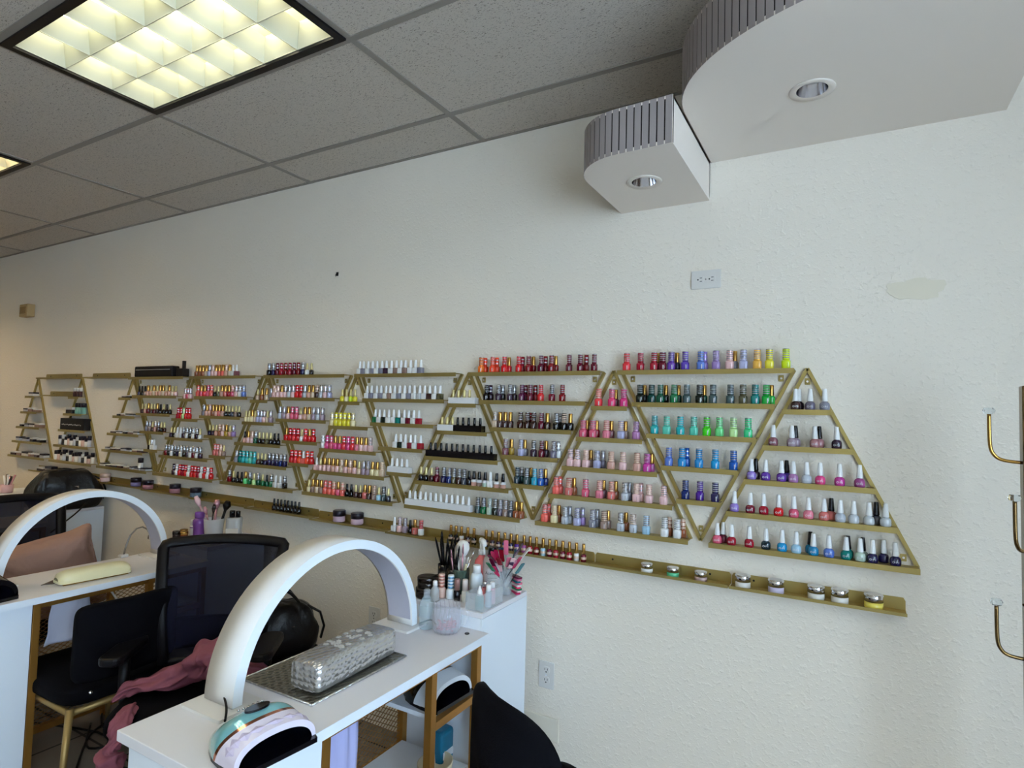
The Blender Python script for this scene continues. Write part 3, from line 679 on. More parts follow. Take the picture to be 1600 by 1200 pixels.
def bottle_parts(ty, c, cap, low=False):
    key = (ty, c, cap, low)
    if key in CACHE: return CACHE[key]
    B = MB(); K = MB(); p = pol(c); sg = 8 if low else 18
    if ty == 'round':
        B.lathe([(0.0135, 0), (0.0160, 0.002), (0.0168, 0.010), (0.0165, 0.020), (0.0140, 0.026), (0.0085, 0.0295), (0.0075, 0.031)], p, sg, sy=0.80)
        K.lathe([(0.0098, 0.0310), (0.0102, 0.033), (0.0080, 0.058), (0.0066, 0.074), (0.0058, 0.076)], m_capw if cap == 'w' else m_capk, sg)
        if not low and c != 'clear':
            if 'opi' not in TXT: TXT['opi'] = text_mb('O·P·I', 0.0095, m_lab)
            tm = TXT['opi']; M_ = Matrix.Translation((0, -0.0136, 0.012)) @ Matrix.Rotation(pi/2, 4, 'X')
            B.add(tm.v, tm.f, m_lab, False, M_)
    elif ty == 'square':
        B.lathe([(0.0125, 0), (0.0135, 0.0015), (0.0135, 0.027), (0.0122, 0.030), (0.0070, 0.031)], p, 8 if low else 16, sq=6.0, smooth=False)
        K.lathe([(0.0078, 0.031), (0.0082, 0.033), (0.0066, 0.056), (0.0052, 0.068), (0.0045, 0.0695)], m_capw, sg)
    elif ty == 'slim':
        mm = {'k': m_capk, 'c': m_capc, 'b': m_capk}[cap]
        if cap == 'b':
            B.lathe([(0.0125, 0), (0.0135, 0.0015), (0.0135, 0.017), (0.0137, 0.0172), (0.0137, 0.026), (0.0100, 0.029), (0.0060, 0.030)], p, sg, mats=[p, p, p, m_lab, m_lab, m_lab])
            K.lathe([(0.0085, 0.030), (0.0080, 0.040), (0.0066, 0.066), (0.0064, 0.067)], mm, sg)
        else:
            B.lathe([(0.0120, 0), (0.0130, 0.0015), (0.0130, 0.024), (0.0100, 0.028), (0.0060, 0.030)], p, sg)
            K.lathe([(0.0068, 0.030), (0.0066, 0.040), (0.0054, 0.066), (0.0050, 0.067)], mm, sg)
    elif ty == 'ledge':
        B.lathe([(0.0105, 0), (0.0118, 0.0015), (0.0118, 0.028), (0.0090, 0.033), (0.0060, 0.034)], p, sg, mats=[p, p, m_lab if c in ('white',) else p, p, p])
        if not low: B.lathe([(0.01195, 0.012), (0.01195, 0.022)], m_capn, sg, cap=False)
        K.lathe([(0.0070, 0.034), (0.0074, 0.036), (0.0070, 0.070), (0.0064, 0.077)], m_capg, sg)
    else:
        B.lathe([(0.0118, 0), (0.0128, 0.0015), (0.0131, 0.027), (0.0122, 0.030), (0.0095, 0.0315), (0.0092, 0.033)], p, 8 if low else 20, sq=2.2)
        if not low:
            B.box((0.0035, -0.0133, 0.004), (0.0062, -0.0122, 0.021), m_lab if sum(PAL[c]) < 450 else capring(c))
        if cap in 'ry': a, b = capring(c), m_caps
        elif cap == 'n': a, b = m_capn, capring(c)
        elif cap == 's': a, b = m_caps, (m_slot if sum(PAL[c]) < 260 else capring(c))
        elif cap == 'x': a, b = mat('cap_red', (200, 30, 40), 0.3), m_caps
        else: a, b = m_capg, m_capg
        prof = [(0.0100, 0.0332), (0.0106, 0.034)]; mm = [a]
        z = 0.034
        for k in range(5):
            prof += [(0.0106, z+0.0048), (0.0101, z+0.0050), (0.0101, z+0.0075), (0.0106, z+0.0078)]; mm += [a, b, b, b]; z += 0.0078
        if cap == 'g': prof = [(0.0088, 0.031), (0.0093, 0.033), (0.0088, 0.070), (0.0080, 0.0725)]; mm = [a]*3
        else: prof += [(0.0090, 0.0738)]; mm += [a]; mm = mm[:len(prof)-1]
        while len(mm) < len(prof)-1: mm.append(a)
        if low and cap != 'g': prof = [(0.0100, 0.031), (0.0103, 0.042), (0.0103, 0.046), (0.0103, 0.058), (0.0103, 0.062), (0.0094, 0.073)]; mm = [a, b, a, b, a]
        K.lathe(prof, a, sg, mats=mm)
    CACHE[key] = (B, K) if low else (B.mesh('bottle_body'), K.mesh('cap'))
    return CACHE[key]
CAPW = {'w': 'white cap', 'k': 'black cap', 'r': 'striped cap', 'y': 'striped cap', 'g': 'gold cap', 'c': 'pale gold cap', 's': 'silver cap', 'n': 'champagne cap', 'b': 'black cap', 'x': 'red cap'}
NAMEC = dict(greymauve='mauve-grey', palemauve='pale mauve', dustpink='dusty pink', darkplum='dark plum', deeppurple='deep purple', pinkmauve='pink-mauve', lightpink='light pink', darkgrey='dark grey',
    darkrose='dark rose', navyteal='dark teal', paleblue='pale blue', palemint='pale mint', coralred='coral red', palelav='pale lavender', orangeyellow='orange-yellow', neon='neon yellow',
    blackgreen='blackish green', darkteal='dark teal', darkgreen='dark green', brightgreen='bright green', grassgreen='grass green', lightgreen='light green', palegreen='pale green', seagreen='sea green',
    darkblue='dark blue', hotpink='hot pink', magentapink='magenta-pink', palepink='pale pink', redorange='red-orange', darkred='dark red', brightred='bright red', darkbrown='dark brown', slateblue='slate blue')
CANDS = []
for kind, i, rows in ROWS:
    zs = ZU if kind == 'U' else ZI
    for si, row in enumerate(rows):
        ent = []
        for tok in row.split():
            x, c, cap, b = tok.split('|'); ent.append((float(x), c, cap, int(b)))
        front = sorted([e for e in ent if not e[3]])
        for e in ent:
            ty = bottle_type(kind, i, e[1], e[2])
            y = -0.019 if e[3] else -0.047
            if e[3]:
                j = max([k for k, f in enumerate(front) if f[0] <= e[0]+0.02] or [0])
                pos = 'behind the %s from left' % ORD[j]
            else: pos = '%s from left' % ORD[front.index(e)]
            sh = ['top', 'second', 'middle', 'fourth', 'bottom'][si]
            rk = rackname(kind, i)
            lab = '%s polish, %s, %s, %s shelf, %s' % (NAMEC.get(e[1], e[1]), CAPW[e[2]], pos, sh, rk)
            ws = lab.split()
            if len(ws) > 16: lab = '%s polish %s, %s shelf, %s' % (NAMEC.get(e[1], e[1]), pos, sh, rk)
            dist = (Vector((e[0], y, zs[si]))-cam.matrix_world.translation).length
            CANDS.append((dist*(2.2 if e[3] else 1.0), ty, e[1], e[2], e[0], y, zs[si], lab, 'polish bottles on the %s shelf of the %s' % (sh, rk)))
def addrail(txt, ty, z, what, y=-0.040):
    ent = sorted([(float(a), c, k) for a, c, k in (t.split('|') for t in txt.split())])
    for j, (x, c, k) in enumerate(ent):
        lab = '%s polish, %s, %s from left %s' % (NAMEC.get(c, c), CAPW[k], ORD[j], what)
        dist = (Vector((x, y, z))-cam.matrix_world.translation).length
        CANDS.append((dist*0.9, ty or bottle_type('R', 0, c, k), c, k, x, y, z, lab, 'polish bottles '+what))
addrail(RAIL_R1, None, 0.785, 'of six on the ledge')
addrail(RAIL_R2, 'ledge', 0.779, 'in the gold-capped ledge row')
addrail(RAIL_R3, 'slim', 0.797, 'of the black ledge bottles')
CANDS.sort(key=lambda t: t[0])
STUFF = MB()
for n_, (d_, ty, c, cap, x, y, z, lab, grp) in enumerate(CANDS):
    if n_ < 300:
        b, k = bottle_parts(ty, c, cap)
        r = thing('nail_polish_bottle', lab, 'nail polish', (x, y, z+0.0003), 0, grp)
        if ty == 'duo' and ('rightmost inverted' in lab or 'second upright' in lab): r.scale = (1.16, 1.08, 1.0)
        link('bottle_body', b, r); link('cap', k, r)
    else:
        B, K = bottle_parts(ty, c, cap, True)
        M_ = Matrix.Translation((x, y, z+0.0003))
        for q in (B, K):
            o_ = len(STUFF.v)
            STUFF.v += [tuple(M_ @ Vector(p)) for p in q.v]
            STUFF.f += [tuple(i_+o_ for i_ in f) for f in q.f]
            STUFF.m += [STUFF.mi(q.mats[m_]) for m_ in q.m]; STUFF.sm += q.sm
so_ = obj('nail_polish_bottles', STUFF)
tag(so_, 'remaining rows of small nail polish bottles, mostly on the racks farther left', 'nail polish', kind='stuff')
# display trays holding the boxed rows
def tray(label, x0, x1, z, h, m):
    t = thing('display_tray', label, 'display tray', ((x0+x1)/2, -0.040, z))
    w_ = (x1-x0)/2; b = MB()
    b.box((-w_, -0.0235, 0.0), (w_, -0.0215, h), m).box((-w_, 0.0085, 0.0), (w_, 0.0105, h), m)
    b.box((-w_, -0.0215, 0.0), (-w_+0.0015, 0.0085, h), m).box((w_-0.0015, -0.0215, 0.0), (w_, 0.0085, h), m)
    obj('tray_wall', b, t)
m_trayw = mat('tray_white', (226, 226, 228), 0.3); m_trayk = mat('tray_black', (10, 9, 18), 0.25)
def rowx(kind, i, si): 
    for k, n, rows in ROWS:
        if k == kind and n == i: return [float(t.split('|')[0]) for t in rows[si].split()]
a = rowx('U', 2, 0); tray('white tray with four bottles, top shelf of the third upright rack', a[0]-0.018, a[-1]+0.040, ZU[0], 0.030, m_trayw)
a = rowx('U', 2, 1); tray('white tray of three bottles beside the short black tray', a[0]-0.018, a[2]+0.0150, ZU[1], 0.030, m_trayw)
tray('short black tray with five black-capped bottles', a[3]-0.0150, a[-1]+0.018, ZU[1], 0.030, m_trayk)
a = rowx('U', 2, 2); tray('long black tray of twelve black bottles on the middle shelf', a[0]-0.018, a[-1]+0.022, ZU[2], 0.030, m_trayk)
a = rowx('U', 2, 4); tray('long white tray of white-capped bottles on the bottom shelf', a[0]-0.018, a[11]+0.018, ZU[4], 0.030, m_trayw)
a = rowx('I', 2, 4); tray('white tray of four white-capped bottles on the lowest inverted-rack shelf', a[0]-0.018, a[-1]+0.022, ZI[4], 0.028, m_trayw)

# ------------------------------------------------------------------ powder jars on the ledges
def jar(label, x, z, r, h, body, lid, lidcol=m_chrome, grp='powder jars on the ledges'):
    t = thing('powder_jar', label, 'jar', (x, -0.0405, z+0.0003), 0, grp)
    obj('jar_body', MB().lathe([(r*.9, 0), (r*.97, 0.003), (r*.97, h*0.55)], mat('powder_'+body[0], body[1], 0.25), 28, cap=True), t)
    L_ = MB().lathe([(r, h*0.5), (r, h*0.96), (r*.93, h)], lidcol, 28, cap=True)
    obj('lid', L_, t)
    t2 = MB().lathe([(r*.72, h*1.001), (r*.72, h*1.004)], m_plate if lidcol is m_chrome else lidcol, 24)
    obj('lid_disc', t2, t)
J = [(0.861, .024, .036, ('white', (232, 228, 222)), 'small white powder jar, leftmost silver-lidded jar'),
     (0.965, .024, .036, ('mint', (100, 200, 150)), 'small mint green powder jar with silver lid'),
     (1.072, .024, .036, ('rose', (190, 160, 155)), 'small dusty rose powder jar with silver lid'),
     (1.224, .0275, .047, ('cream', (225, 220, 212)), 'white powder jar at the left of the end ledge'),
     (1.337, .0275, .047, ('lilac', (205, 195, 220)), 'pale lilac powder jar with silver lid'),
     (1.466, .0275, .047, ('ivory', (228, 224, 215)), 'white powder jar, left of the close pair'),
     (1.539, .0275, .047, ('cream', (225, 220, 212)), 'white powder jar, right of the close pair'),
     (1.639, .029, .047, ('yellow', (235, 215, 95)), 'yellow powder jar with silver lid, rightmost')]
for x, r, h, b, l in J: jar(l, x, 0.779, r, h, b, l)
m_lidk = mat('lid_dark', (30, 26, 40), 0.3)
for x, z, b, l in ((-0.844, .791, ('pinkgrey', (200, 170, 185)), 'pale pink jar with dark lid, left of the two'), (-0.712, .791, ('pinkgrey', (200, 170, 185)), 'pale pink jar with dark lid, right of the two'),
                (-2.135, .803, ('bluegrey', (110, 130, 150)), 'blue-grey jar with dark lid, second ledge jar'), (-2.366, .809, ('rosebrown', (165, 115, 125)), 'rosy jar with dark lid behind second desk'),
                (-2.685, .809, ('rosebrown', (165, 115, 125)), 'rosy jar with navy lid next to striped jar'), (-2.838, .815, ('violet', (120, 110, 150)), 'striped violet jar with pale lid')):
    jar(l, x, z, 0.034, 0.060, b, l, m_lidk)
jar('pink and white tin on the far ledge beside the black bag', -3.25, .815, 0.034, 0.060, ('pinkwhite', (215, 185, 190)), None, m_capn)

# ------------------------------------------------------------------ things on the left racks
m_case = mat('matte_black_case', (12, 10, 14), 0.6)
def rackx(kind, i): return APX-PIT*i-(0.373 if kind == 'I' else 0)
ax = rackx('I', 5)
t = thing('black_case', 'long black padded case on top of the leftmost inverted rack', 'case', (ax-0.03, -0.036, 1.5905))
obj('case_body', MB().cbox((0, 0, 0.038), (0.46, 0.056, 0.075), m_case), t, bev=0.008, seg=3)
obj('zip', MB().cbox((0, -0.0285, 0.05), (0.42, 0.003, 0.004), m_chrome), t)
t = thing('black_stand', 'small black stand beside the long black case', 'display stand', (ax+0.28, -0.036, 1.5905))
obj('stand_base', MB().cbox((0, 0, 0.028), (0.07, 0.05, 0.055), m_case), t, bev=0.004)
obj('stand_post', MB().cbox((0.012, 0, 0.08), (0.016, 0.02, 0.055), m_case), t, bev=0.002)
rnd = random.Random(3)
TINC = [((225, 220, 215), 'white'), ((60, 35, 40), 'maroon'), ((150, 120, 105), 'tan'), ((190, 190, 195), 'silver'), ((25, 22, 26), 'black')]
def tin(name, label, x, y, z, w_, d_, h_, col, grp, cat='cosmetic tin', cyl=False):
    t = thing(name, label, cat, (x, y, z+0.0003), 0, grp)
    m = mat('tin_%d_%d_%d' % col, col, 0.3)
    if cyl:
        obj('tin_body', MB().lathe([(w_/2*.95, 0), (w_/2, .002), (w_/2, h_*.6)], m, 14), t)
        obj('lid', MB().lathe([(w_/2*1.02, h_*.6), (w_/2*1.02, h_*.95), (w_/2*.95, h_)], m_lidk if sum(col) > 400 else m_plate, 14), t)
    else:
        obj('tin_body', MB().cbox((0, 0, h_*.3), (w_, d_, h_*.6), m), t, bev=0.002)
        obj('lid', MB().cbox((0, 0, h_*.8), (w_*1.01, d_*1.01, h_*.38), m_lidk if sum(col) > 400 else m_plate), t, bev=0.002)
def tins(rk, si, n, wmin, wmax, h_, grpname, x0=None, x1=None, zs=None):
    cx = rackx('U', rk); hw = upright_half(ZU[si])-0.015
    a, b = (cx-hw if x0 is None else x0), (cx+hw if x1 is None else x1)
    st = (b-a)/n
    for k in range(n):
        c, cn = TINC[rnd.randrange(len(TINC))]
        w_ = min(st*0.86, wmin+(wmax-wmin)*rnd.random()); x = a+st*(k+.5)
        tin('cosmetic_tin', '%s flat tin, %s from left, %s shelf, %s' % (cn, ORD[k], ['top', 'second', 'middle', 'fourth', 'bottom'][si], {6: 'third rack from far left', 7: 'second rack from far left', 8: 'leftmost triangle rack'}[rk]),
            x, -0.034, ZU[si], w_, 0.045, h_*(0.8+0.4*rnd.random()), c, grpname)
for rk in (6,):
    for si, n in enumerate((2, 4, 5, 7, 8)): tins(rk, si, n, 0.03, 0.07, 0.018, 'flat tins on the third rack from the left')
tin('polish_remover_bottle', 'white-capped bottle at right of the flat tins, bottom shelf', rackx('U', 6)+0.20, -0.034, ZU[4], 0.035, 0.035, 0.085, (225, 222, 215), 'small bottles on the left racks', 'bottle', True)
for si, n in enumerate((1, 3, 4, 4, 6)): tins(8, si, n, 0.05, 0.10, 0.030, 'flat cases on the leftmost rack')
cx = rackx('U', 7)
for k in range(3): tin('dark_bottle', 'dark little bottle, %s from left, top shelf, second rack from far left' % ORD[k], cx-0.045+0.045*k, -0.034, ZU[0], 0.024, 0.024, 0.072, (60, 25, 40), 'dark little bottles', 'bottle', True)
tin('black_box', 'small black box left of the teal cans on the left rack', cx-0.07, -0.036, ZU[1], 0.10, 0.045, 0.05, (20, 18, 22), None, 'box')
for k in range(3): tin('teal_can', 'teal can, %s of three, second rack from far left' % ORD[k], cx+0.015+0.045*k, -0.034, ZU[1], 0.038, 0.038, 0.085, (110, 165, 160), 'teal cans', 'can', True)
t = thing('black_box', 'wide black box with white lettering on the second rack from left', 'box', (cx-0.01, -0.034, ZU[2]+0.0003))
obj('box_body', MB().cbox((0, 0, 0.045), (0.37, 0.05, 0.09), m_case), t, bev=0.002)
lt = MB()
for k in range(15): lt.cbox((-0.15+k*0.0205, -0.0256, 0.040+0.002*sin(k*2.1)), (0.011+0.004*sin(k*1.3), 0.001, 0.008), m_plate)
obj('lettering', lt, t)
for si, n, s in ((3, 11, 0), (4, 13, 1)):
    hw = upright_half(ZU[si])-0.02
    for k in range(n):
        c = [(225, 220, 212), (30, 28, 34), (215, 180, 165), (200, 200, 205), (235, 232, 225)][(k*3+si) % 5]
        w_ = 0.026 if (k+s) % 4 else 0.034
        tin('cosmetic_tube', 'slim bottle, %s from left, %s shelf, second rack from far left' % (ORD[k], ['', '', '', 'fourth', 'bottom'][si]),
            cx-hw+2*hw*(k+.5)/n, -0.034, ZU[si], w_, w_, 0.075+0.012*sin(k*2.7), c, 'slim bottles on the second rack from the left', 'bottle', True)
for k, (dx, h_, c) in enumerate(((0.12, 0.035, (60, 40, 45)), (0.26, 0.05, (200, 190, 185)), (0.38, 0.03, (160, 120, 110)))):
    tin('cosmetic_tin', '%s flat case on the ledge under the leftmost rack' % ['maroon', 'pale', 'tan'][k], -4.36+dx, -0.032, .821, 0.11, 0.045, h_, c, 'flat cases under the leftmost rack')

# ------------------------------------------------------------------ furniture
# The furniture and what lies on it is set too near; FS scales it about the camera to real size
# (a 79 cm desk top, 58 x 146 cm desks standing against the wall) and FO keeps the camera point fixed.
FS = 1.28; FO = Vector((-0.440, 0.677, -0.392))
FZ = (FL-FO.z)/FS            # floor level before the scaling about the camera
BEFORE = set(o.name for o in SC.objects)
# ------------------------------------------------------------------ manicure desks
m_meshm = mat('expanded_metal', (150, 118, 80), 0.4, metal=0.6)
def mesh_panel(y0, y1, z0, z1, x):
    m = MB(); st = 0.0155; r = 0.0011
    W_, H_ = y1-y0, z1-z0
    k = -H_
    for sgn in (1, -1):
        c = -H_*2
        while c < W_+H_:
            # line y = c + sgn*(z)*1.6 clipped to the panel
            pts = []
            za, zb = 0.0, H_
            ya = c if sgn > 0 else c+1.6*H_; yb = ya+sgn*1.6*H_
            def clip(y): return (y-ya)/(yb-ya)
            t0, t1 = 0.0, 1.0
            lo, hi = sorted((clip(0), clip(W_))); t0 = max(t0, lo); t1 = min(t1, hi)
            if t1-t0 > 0.004:
                p = Vector((x, y0+ya+(yb-ya)*t0, z0+H_*t0)); q = Vector((x, y0+ya+(yb-ya)*t1, z0+H_*t1))
                d = (q-p).normalized(); n = Vector((0, -d.z, d.y))*r; e = Vector((r*.7, 0, 0))
                m.add([p-n-e, p+n-e, p+n+e, p-n+e, q-n-e, q+n-e, q+n+e, q-n+e], [(0,1,5,4), (1,2,6,5), (2,3,7,6), (3,0,4,7)], m_meshm)
            c += st*1.6
    return m
def desk(dx, dy, label):
    # local origin at the floor under the near right corner region; desk runs along y towards the wall
    t = thing('manicure_desk', label, 'desk', (0.47+dx, -1.18+dy, FZ), 0, 'white manicure desks in a row')
    ox, oy = -0.47, 1.18
    B = lambda a, b, m: MB().box((a[0]+ox, a[1]+oy, a[2]-FZ), (b[0]+ox, b[1]+oy, b[2]-FZ), m)
    top = MB(); top.box((.302+ox, -1.742+oy, .729-FZ), (.642+ox, -.8855+oy, .75-FZ), m_top)
    obj('tabletop', top, t, bev=0.0015)
    edge = MB(); edge.box((.642+ox, -1.742+oy, .7285-FZ), (.6435+ox, -.8855+oy, .7505-FZ), m_white)
    obj('edge_band', edge, t)
    dr = obj('drawer_cabinet', B((.325, -1.730, FZ+.02), (.618, -1.500, .7285), m_white), t, bev=0.002)
    for k in range(3):
        d_ = obj('drawer', MB().box((.335+ox, -1.7335+oy, .03+.188*k), (.608+ox, -1.7305+oy, .212+.188*k), m_white), t)
        obj('handle', MB().cbox((.47+ox, -1.742+oy, .121+.188*k), (.10, .014, .010), m_goldleg), d_)
    p = 0.022
    for (x, y) in ((.618-p, -1.498), (.325, -1.498), (.618-p, -1.126), (.325, -1.126), (.618-p, -.908), (.325, -.908)):
        obj('post', B((x, y, FZ), (x+p, y+p, .7285), m_goldleg), t, bev=0.001)
    for (x, y) in ((.600, -1.735), (.325, -1.735)): obj('foot', B((x, y, FZ), (x+.018, y+.02, FZ+.02), m_goldleg), t)
    for z in (.706, ):
        obj('rail', B((.598, -1.476, z), (.616, -1.126, z+.022), m_goldleg), t)
        obj('rail', B((.598, -1.104, z), (.616, -.908, z+.022), m_goldleg), t)
    for z in (.556, .335, FZ+.03):
        obj('rail', B((.596, -1.104, z), (.618, -.908, z+.022), m_goldleg), t, bev=0.001)
        obj('rail', B((.325, -1.104, z), (.347, -.908, z+.022), m_goldleg), t)
    obj('rail', B((.325, -1.476, FZ+.03), (.347, -1.126, FZ+.052), m_goldleg), t)
    obj('rail', B((.325, -1.476, .700), (.347, -1.126, .722), m_goldleg), t)
    for z in (.578, .357): obj('shelf_board', B((.348, -1.103, z), (.596, -.909, z+.012), m_white), t)
    obj('mesh_back', mesh_panel(-1.476+oy, -.909+oy, .052, .700-FZ, .336+ox), t)
    obj('cabinet_body', B((.345, -.8845, FZ+.02), (.612, -.605, .784), m_white), t, bev=0.0015)
    obj('cabinet_top', B((.343, -.8850, .7845), (.616, -.602, .800), m_top), t, bev=0.0015)
    obj('cabinet_side', B((.6125, -.8850, FZ+.02), (.616, -.602, .784), m_white), t)
    for (x, y) in ((.59, -.88), (.35, -.88), (.59, -.63), (.35, -.63)): obj('foot', B((x, y, FZ), (x+.02, y+.02, FZ+.02), m_goldleg), t)
    return t
desk(0, 0, 'nearest white manicure desk with gold frame and silver arm rest')
desk(-1.41, .05, 'second white manicure desk, behind the mesh-backed chair')
desk(-2.82, .05, 'far white manicure desk, mostly hidden behind chair and bag')

m_lampw = mat('lamp_white', (226, 224, 222), 0.4)
m_lampf = mat('lamp_face', (232, 240, 248), 0.35)
m_diff = mat('lamp_diffuser', (190, 190, 205), 0.4)
def arch_lamp(label, x0, x1, yc, R, Rz, z):
    t = thing('arch_desk_lamp', label, 'desk lamp', ((x0+x1)/2, yc, z), 0, 'white arch lamps over the desks')
    hw = (x1-x0)/2; th = 0.024; n = 48
    o = MB()
    prof = [(R*cos(pi*k/n), 0.008+(Rz-0.008)*sin(pi*k/n)) for k in range(n+1)]
    inn = [((R-th)*cos(pi*k/n), 0.008+(Rz-th-0.008)*sin(pi*k/n)) for k in range(n+1)]
    loop = prof+list(reversed(inn))
    vs = []; fs = []; 
    for (y, zz), (y2, z2) in zip(prof, inn): vs += [(-hw, y, zz), (hw, y, zz), (hw, y2, z2), (-hw, y2, z2)]
    a = MB(); a.add(vs, [(4*k, 4*k+1, 4*k+5, 4*k+4) for k in range(n)], m_lampw, True)
    a.v = a.v
    k0 = a.mi(m_lampf)
    for k in range(n):
        a.f.append((4*k+1, 4*k+2, 4*k+6, 4*k+5)); a.m.append(k0); a.sm.append(False)
        a.f.append((4*k+3, 4*k, 4*k+4, 4*k+7)); a.m.append(k0); a.sm.append(False)
        a.f.append((4*k+2, 4*k+3, 4*k+7, 4*k+6)); a.m.append(a.mi(m_lampw)); a.sm.append(True)
    a.f.append((0, 3, 2, 1)); a.m.append(0); a.sm.append(False)
    e = 4*n; a.f.append((e, e+1, e+2, e+3)); a.m.append(0); a.sm.append(False)
    obj('arch', a, t)
    d = MB(); q0 = [((R-th-.0005)*cos(pi*k/n), 0.008+(Rz-th-.0085)*sin(pi*k/n)) for k in range(1, n)]
    vs = []
    for y, zz in q0: vs += [(-hw+.006, y, zz), (hw-.006, y, zz)]
    d.add(vs, [(2*k, 2*k+1, 2*k+3, 2*k+2) for k in range(n-2)], m_diff, True)
    obj('diffuser', d, t)
    for s in (-1, 1):
        obj('base_plate', MB().prism(rrect(-hw-.018, s*(R-.012)-.055, hw+.018, s*(R-.012)+.055, .006), 0.0003, 0.007, m_lampw), t)
    return t
arch_lamp('near white arch lamp standing on the nearest desk', .335, .432, -1.270, .310, .307, .75)
arch_lamp('second white arch lamp, over the cream arm rest at left', -1.065, -.975, -1.195, .300, .307, .75)
# lamp cords
def cable(label, pts, r=0.0025, m=m_blackpl, cat='cable', grp=None):
    P_ = [Vector(p) for p in pts]; out = []
    for i in range(len(P_)-1):
        p0 = P_[max(0, i-1)]; p1 = P_[i]; p2 = P_[i+1]; p3 = P_[min(len(P_)-1, i+2)]
        for k in range(6):
            u = k/6; out.append(0.5*((2*p1)+(p2-p0)*u+(2*p0-5*p1+4*p2-p3)*u*u+(3*p1-p0-3*p2+p3)*u**3))
    out.append(P_[-1])
    c = out[0].copy()
    o = obj('power_cable', MB().tube([p-c for p in out], r, m, 6), loc=c); tag(o, label, cat, grp)
cable('black lamp cord on the desk beside the near arch foot', [(.345, -1.500, .7605), (.352, -1.54, .7605), (.392, -1.572, .775), (.43, -1.592, .765), (.455, -1.612, .7535)])
cable('black lamp cord hanging behind the far foot of near arch', [(.318, -.905, .757), (.296, -.893, .758), (.288, -.880, .70), (.288, -.82, .45), (.288, -.75, FZ+.02)], .002)
cable('short black wire poking out from the near arch foot', [(.44, -.957, .7605), (.462, -.935, .768), (.478, -.925, .7535)], .002)
cable('black cord hanging beside the black bag on the far cabinet', [(-2.19, -.60, .95), (-2.17, -.63, .88), (-2.16, -.70, .80), (-2.15, -.78, .74), (-2.14, -.84, .70)], .004)
for k, pts in enumerate(([(-1.567, -1.407, FZ+.006), (-0.934, -1.154, FZ+.006), (-0.708, -1.245, FZ+.006), (-0.391, -1.118, FZ+.006), (-0.256, -0.955, FZ+.006)],
    [(-1.024, -1.136, FZ+.006), (-0.843, -1.226, FZ+.006), (-0.798, -1.091, FZ+.006), (-0.979, -1.046, FZ+.006), (-0.934, -1.181, FZ+.006), (-0.663, -1.362, FZ+.006)],
    [(-1.295, -0.910, FZ+.006), (-0.979, -1.118, FZ+.006), (-0.572, -1.163, FZ+.006), (-0.301, -1.317, FZ+.006)])):
    cable(['long black cord lying straight across the dark floor tiles', 'looped black cord on the floor beside the gold chair leg', 'black cord on the floor below the second desk'][k], pts, .004)
cable('white cord hanging under the second desk', [(-.86, -1.18, .70), (-.86, -1.13, .62), (-.88, -1.06, .54), (-.90, -1.02, .40)], .004, m_plate)

# silver arm rest pillow and mat on the near desk
m_silv = mat('silver_quilt', (205, 205, 205), 0.24, metal=0.8)
nt = m_silv.node_tree; tc = nd(m_silv, 'ShaderNodeTexCoord'); vo = nd(m_silv, 'ShaderNodeTexVoronoi'); vo.inputs['Scale'].default_value = 70; vo.inputs['Randomness'].default_value = 0.35
mp = nd(m_silv, 'ShaderNodeMapping'); mp.inputs['Scale'].default_value = (1.0, 0.8, 1.0); mp.inputs['Rotation'].default_value = (0, 0, .5)
bp = nd(m_silv, 'ShaderNodeBump'); bp.inputs['Strength'].default_value = 0.9; bp.inputs['Distance'].default_value = 0.006; bp.invert = True
nt.links.new(tc.outputs['Object'], mp.inputs[0]); nt.links.new(mp.outputs[0], vo.inputs['Vector']); nt.links.new(vo.outputs[0], bp.inputs['Height']); nt.links.new(bp.outputs[0], nt.nodes['Principled BSDF'].inputs['Normal'])
m_flower = mat('white_flower', (205, 202, 198), 0.4)
t = thing('manicure_mat', 'silver quilted mat lying flat on the nearest desk', 'mat', (.432, -1.312, .7503))
m_silm = m_silv.copy(); m_silm.name = 'pewter_mat'; m_silm.node_tree.nodes['Principled BSDF'].inputs['Base Color'].default_value = lin((128, 126, 116))
obj('pad', MB().prism(rrect(-.118, -.158, .118, .158, .008), 0, .004, m_silm), t, bev=.0015)
obj('edging', MB().tube([(-.118, -.158, .003), (.118, -.158, .003), (.118, .158, .003), (-.118, .158, .003), (-.118, -.158, .003)], .0028, m_silv, 6), t)
t = thing('arm_rest_pillow', 'silver quilted arm rest with white flowers on the nearest desk', 'arm rest', (.484, -1.302, .7550), radians(2))
pl = MB()
def pf(u, v):
    # u along y, v around the section
    a = 2*pi*v; ex = 0.30
    cx_ = abs(cos(a))**ex*(1 if cos(a) >= 0 else -1); sz = abs(sin(a))**ex*(1 if sin(a) >= 0 else -1)
    y = -.140+.280*u
    k = min(1, min(u, 1-u)*22)**.5
    k = .86+.14*k
    return (.045*cx_*k, y, .0345+.034*sz*k+(.006*sin(pi*u) if sz > 0 else 0))
pl.grid(pf, 30, 40, m_silv)
cap0 = [pf(0, j/40) for j in range(40)]; cap1 = [pf(1, j/40) for j in range(40)]
pl.add(cap0, [tuple(range(40))], m_silv); pl.add(cap1, [tuple(reversed(range(40)))], m_silv)
obj('cushion', pl, t)
fl = MB(); rnd = random.Random(5)
for k in range(26):
    fx, fy = -.030+.060*rnd.random(), -.06+.125*rnd.random()
    for q in range(5):
        a = 2*pi*q/5+k; fl.lathe([(0, 0), (.0034, .0004), (.0026, .0012), (0, .0014)], m_flower, 7, (fx+.0044*cos(a), fy+.0044*sin(a), .0738), cap=False)
obj('flowers', fl, t)

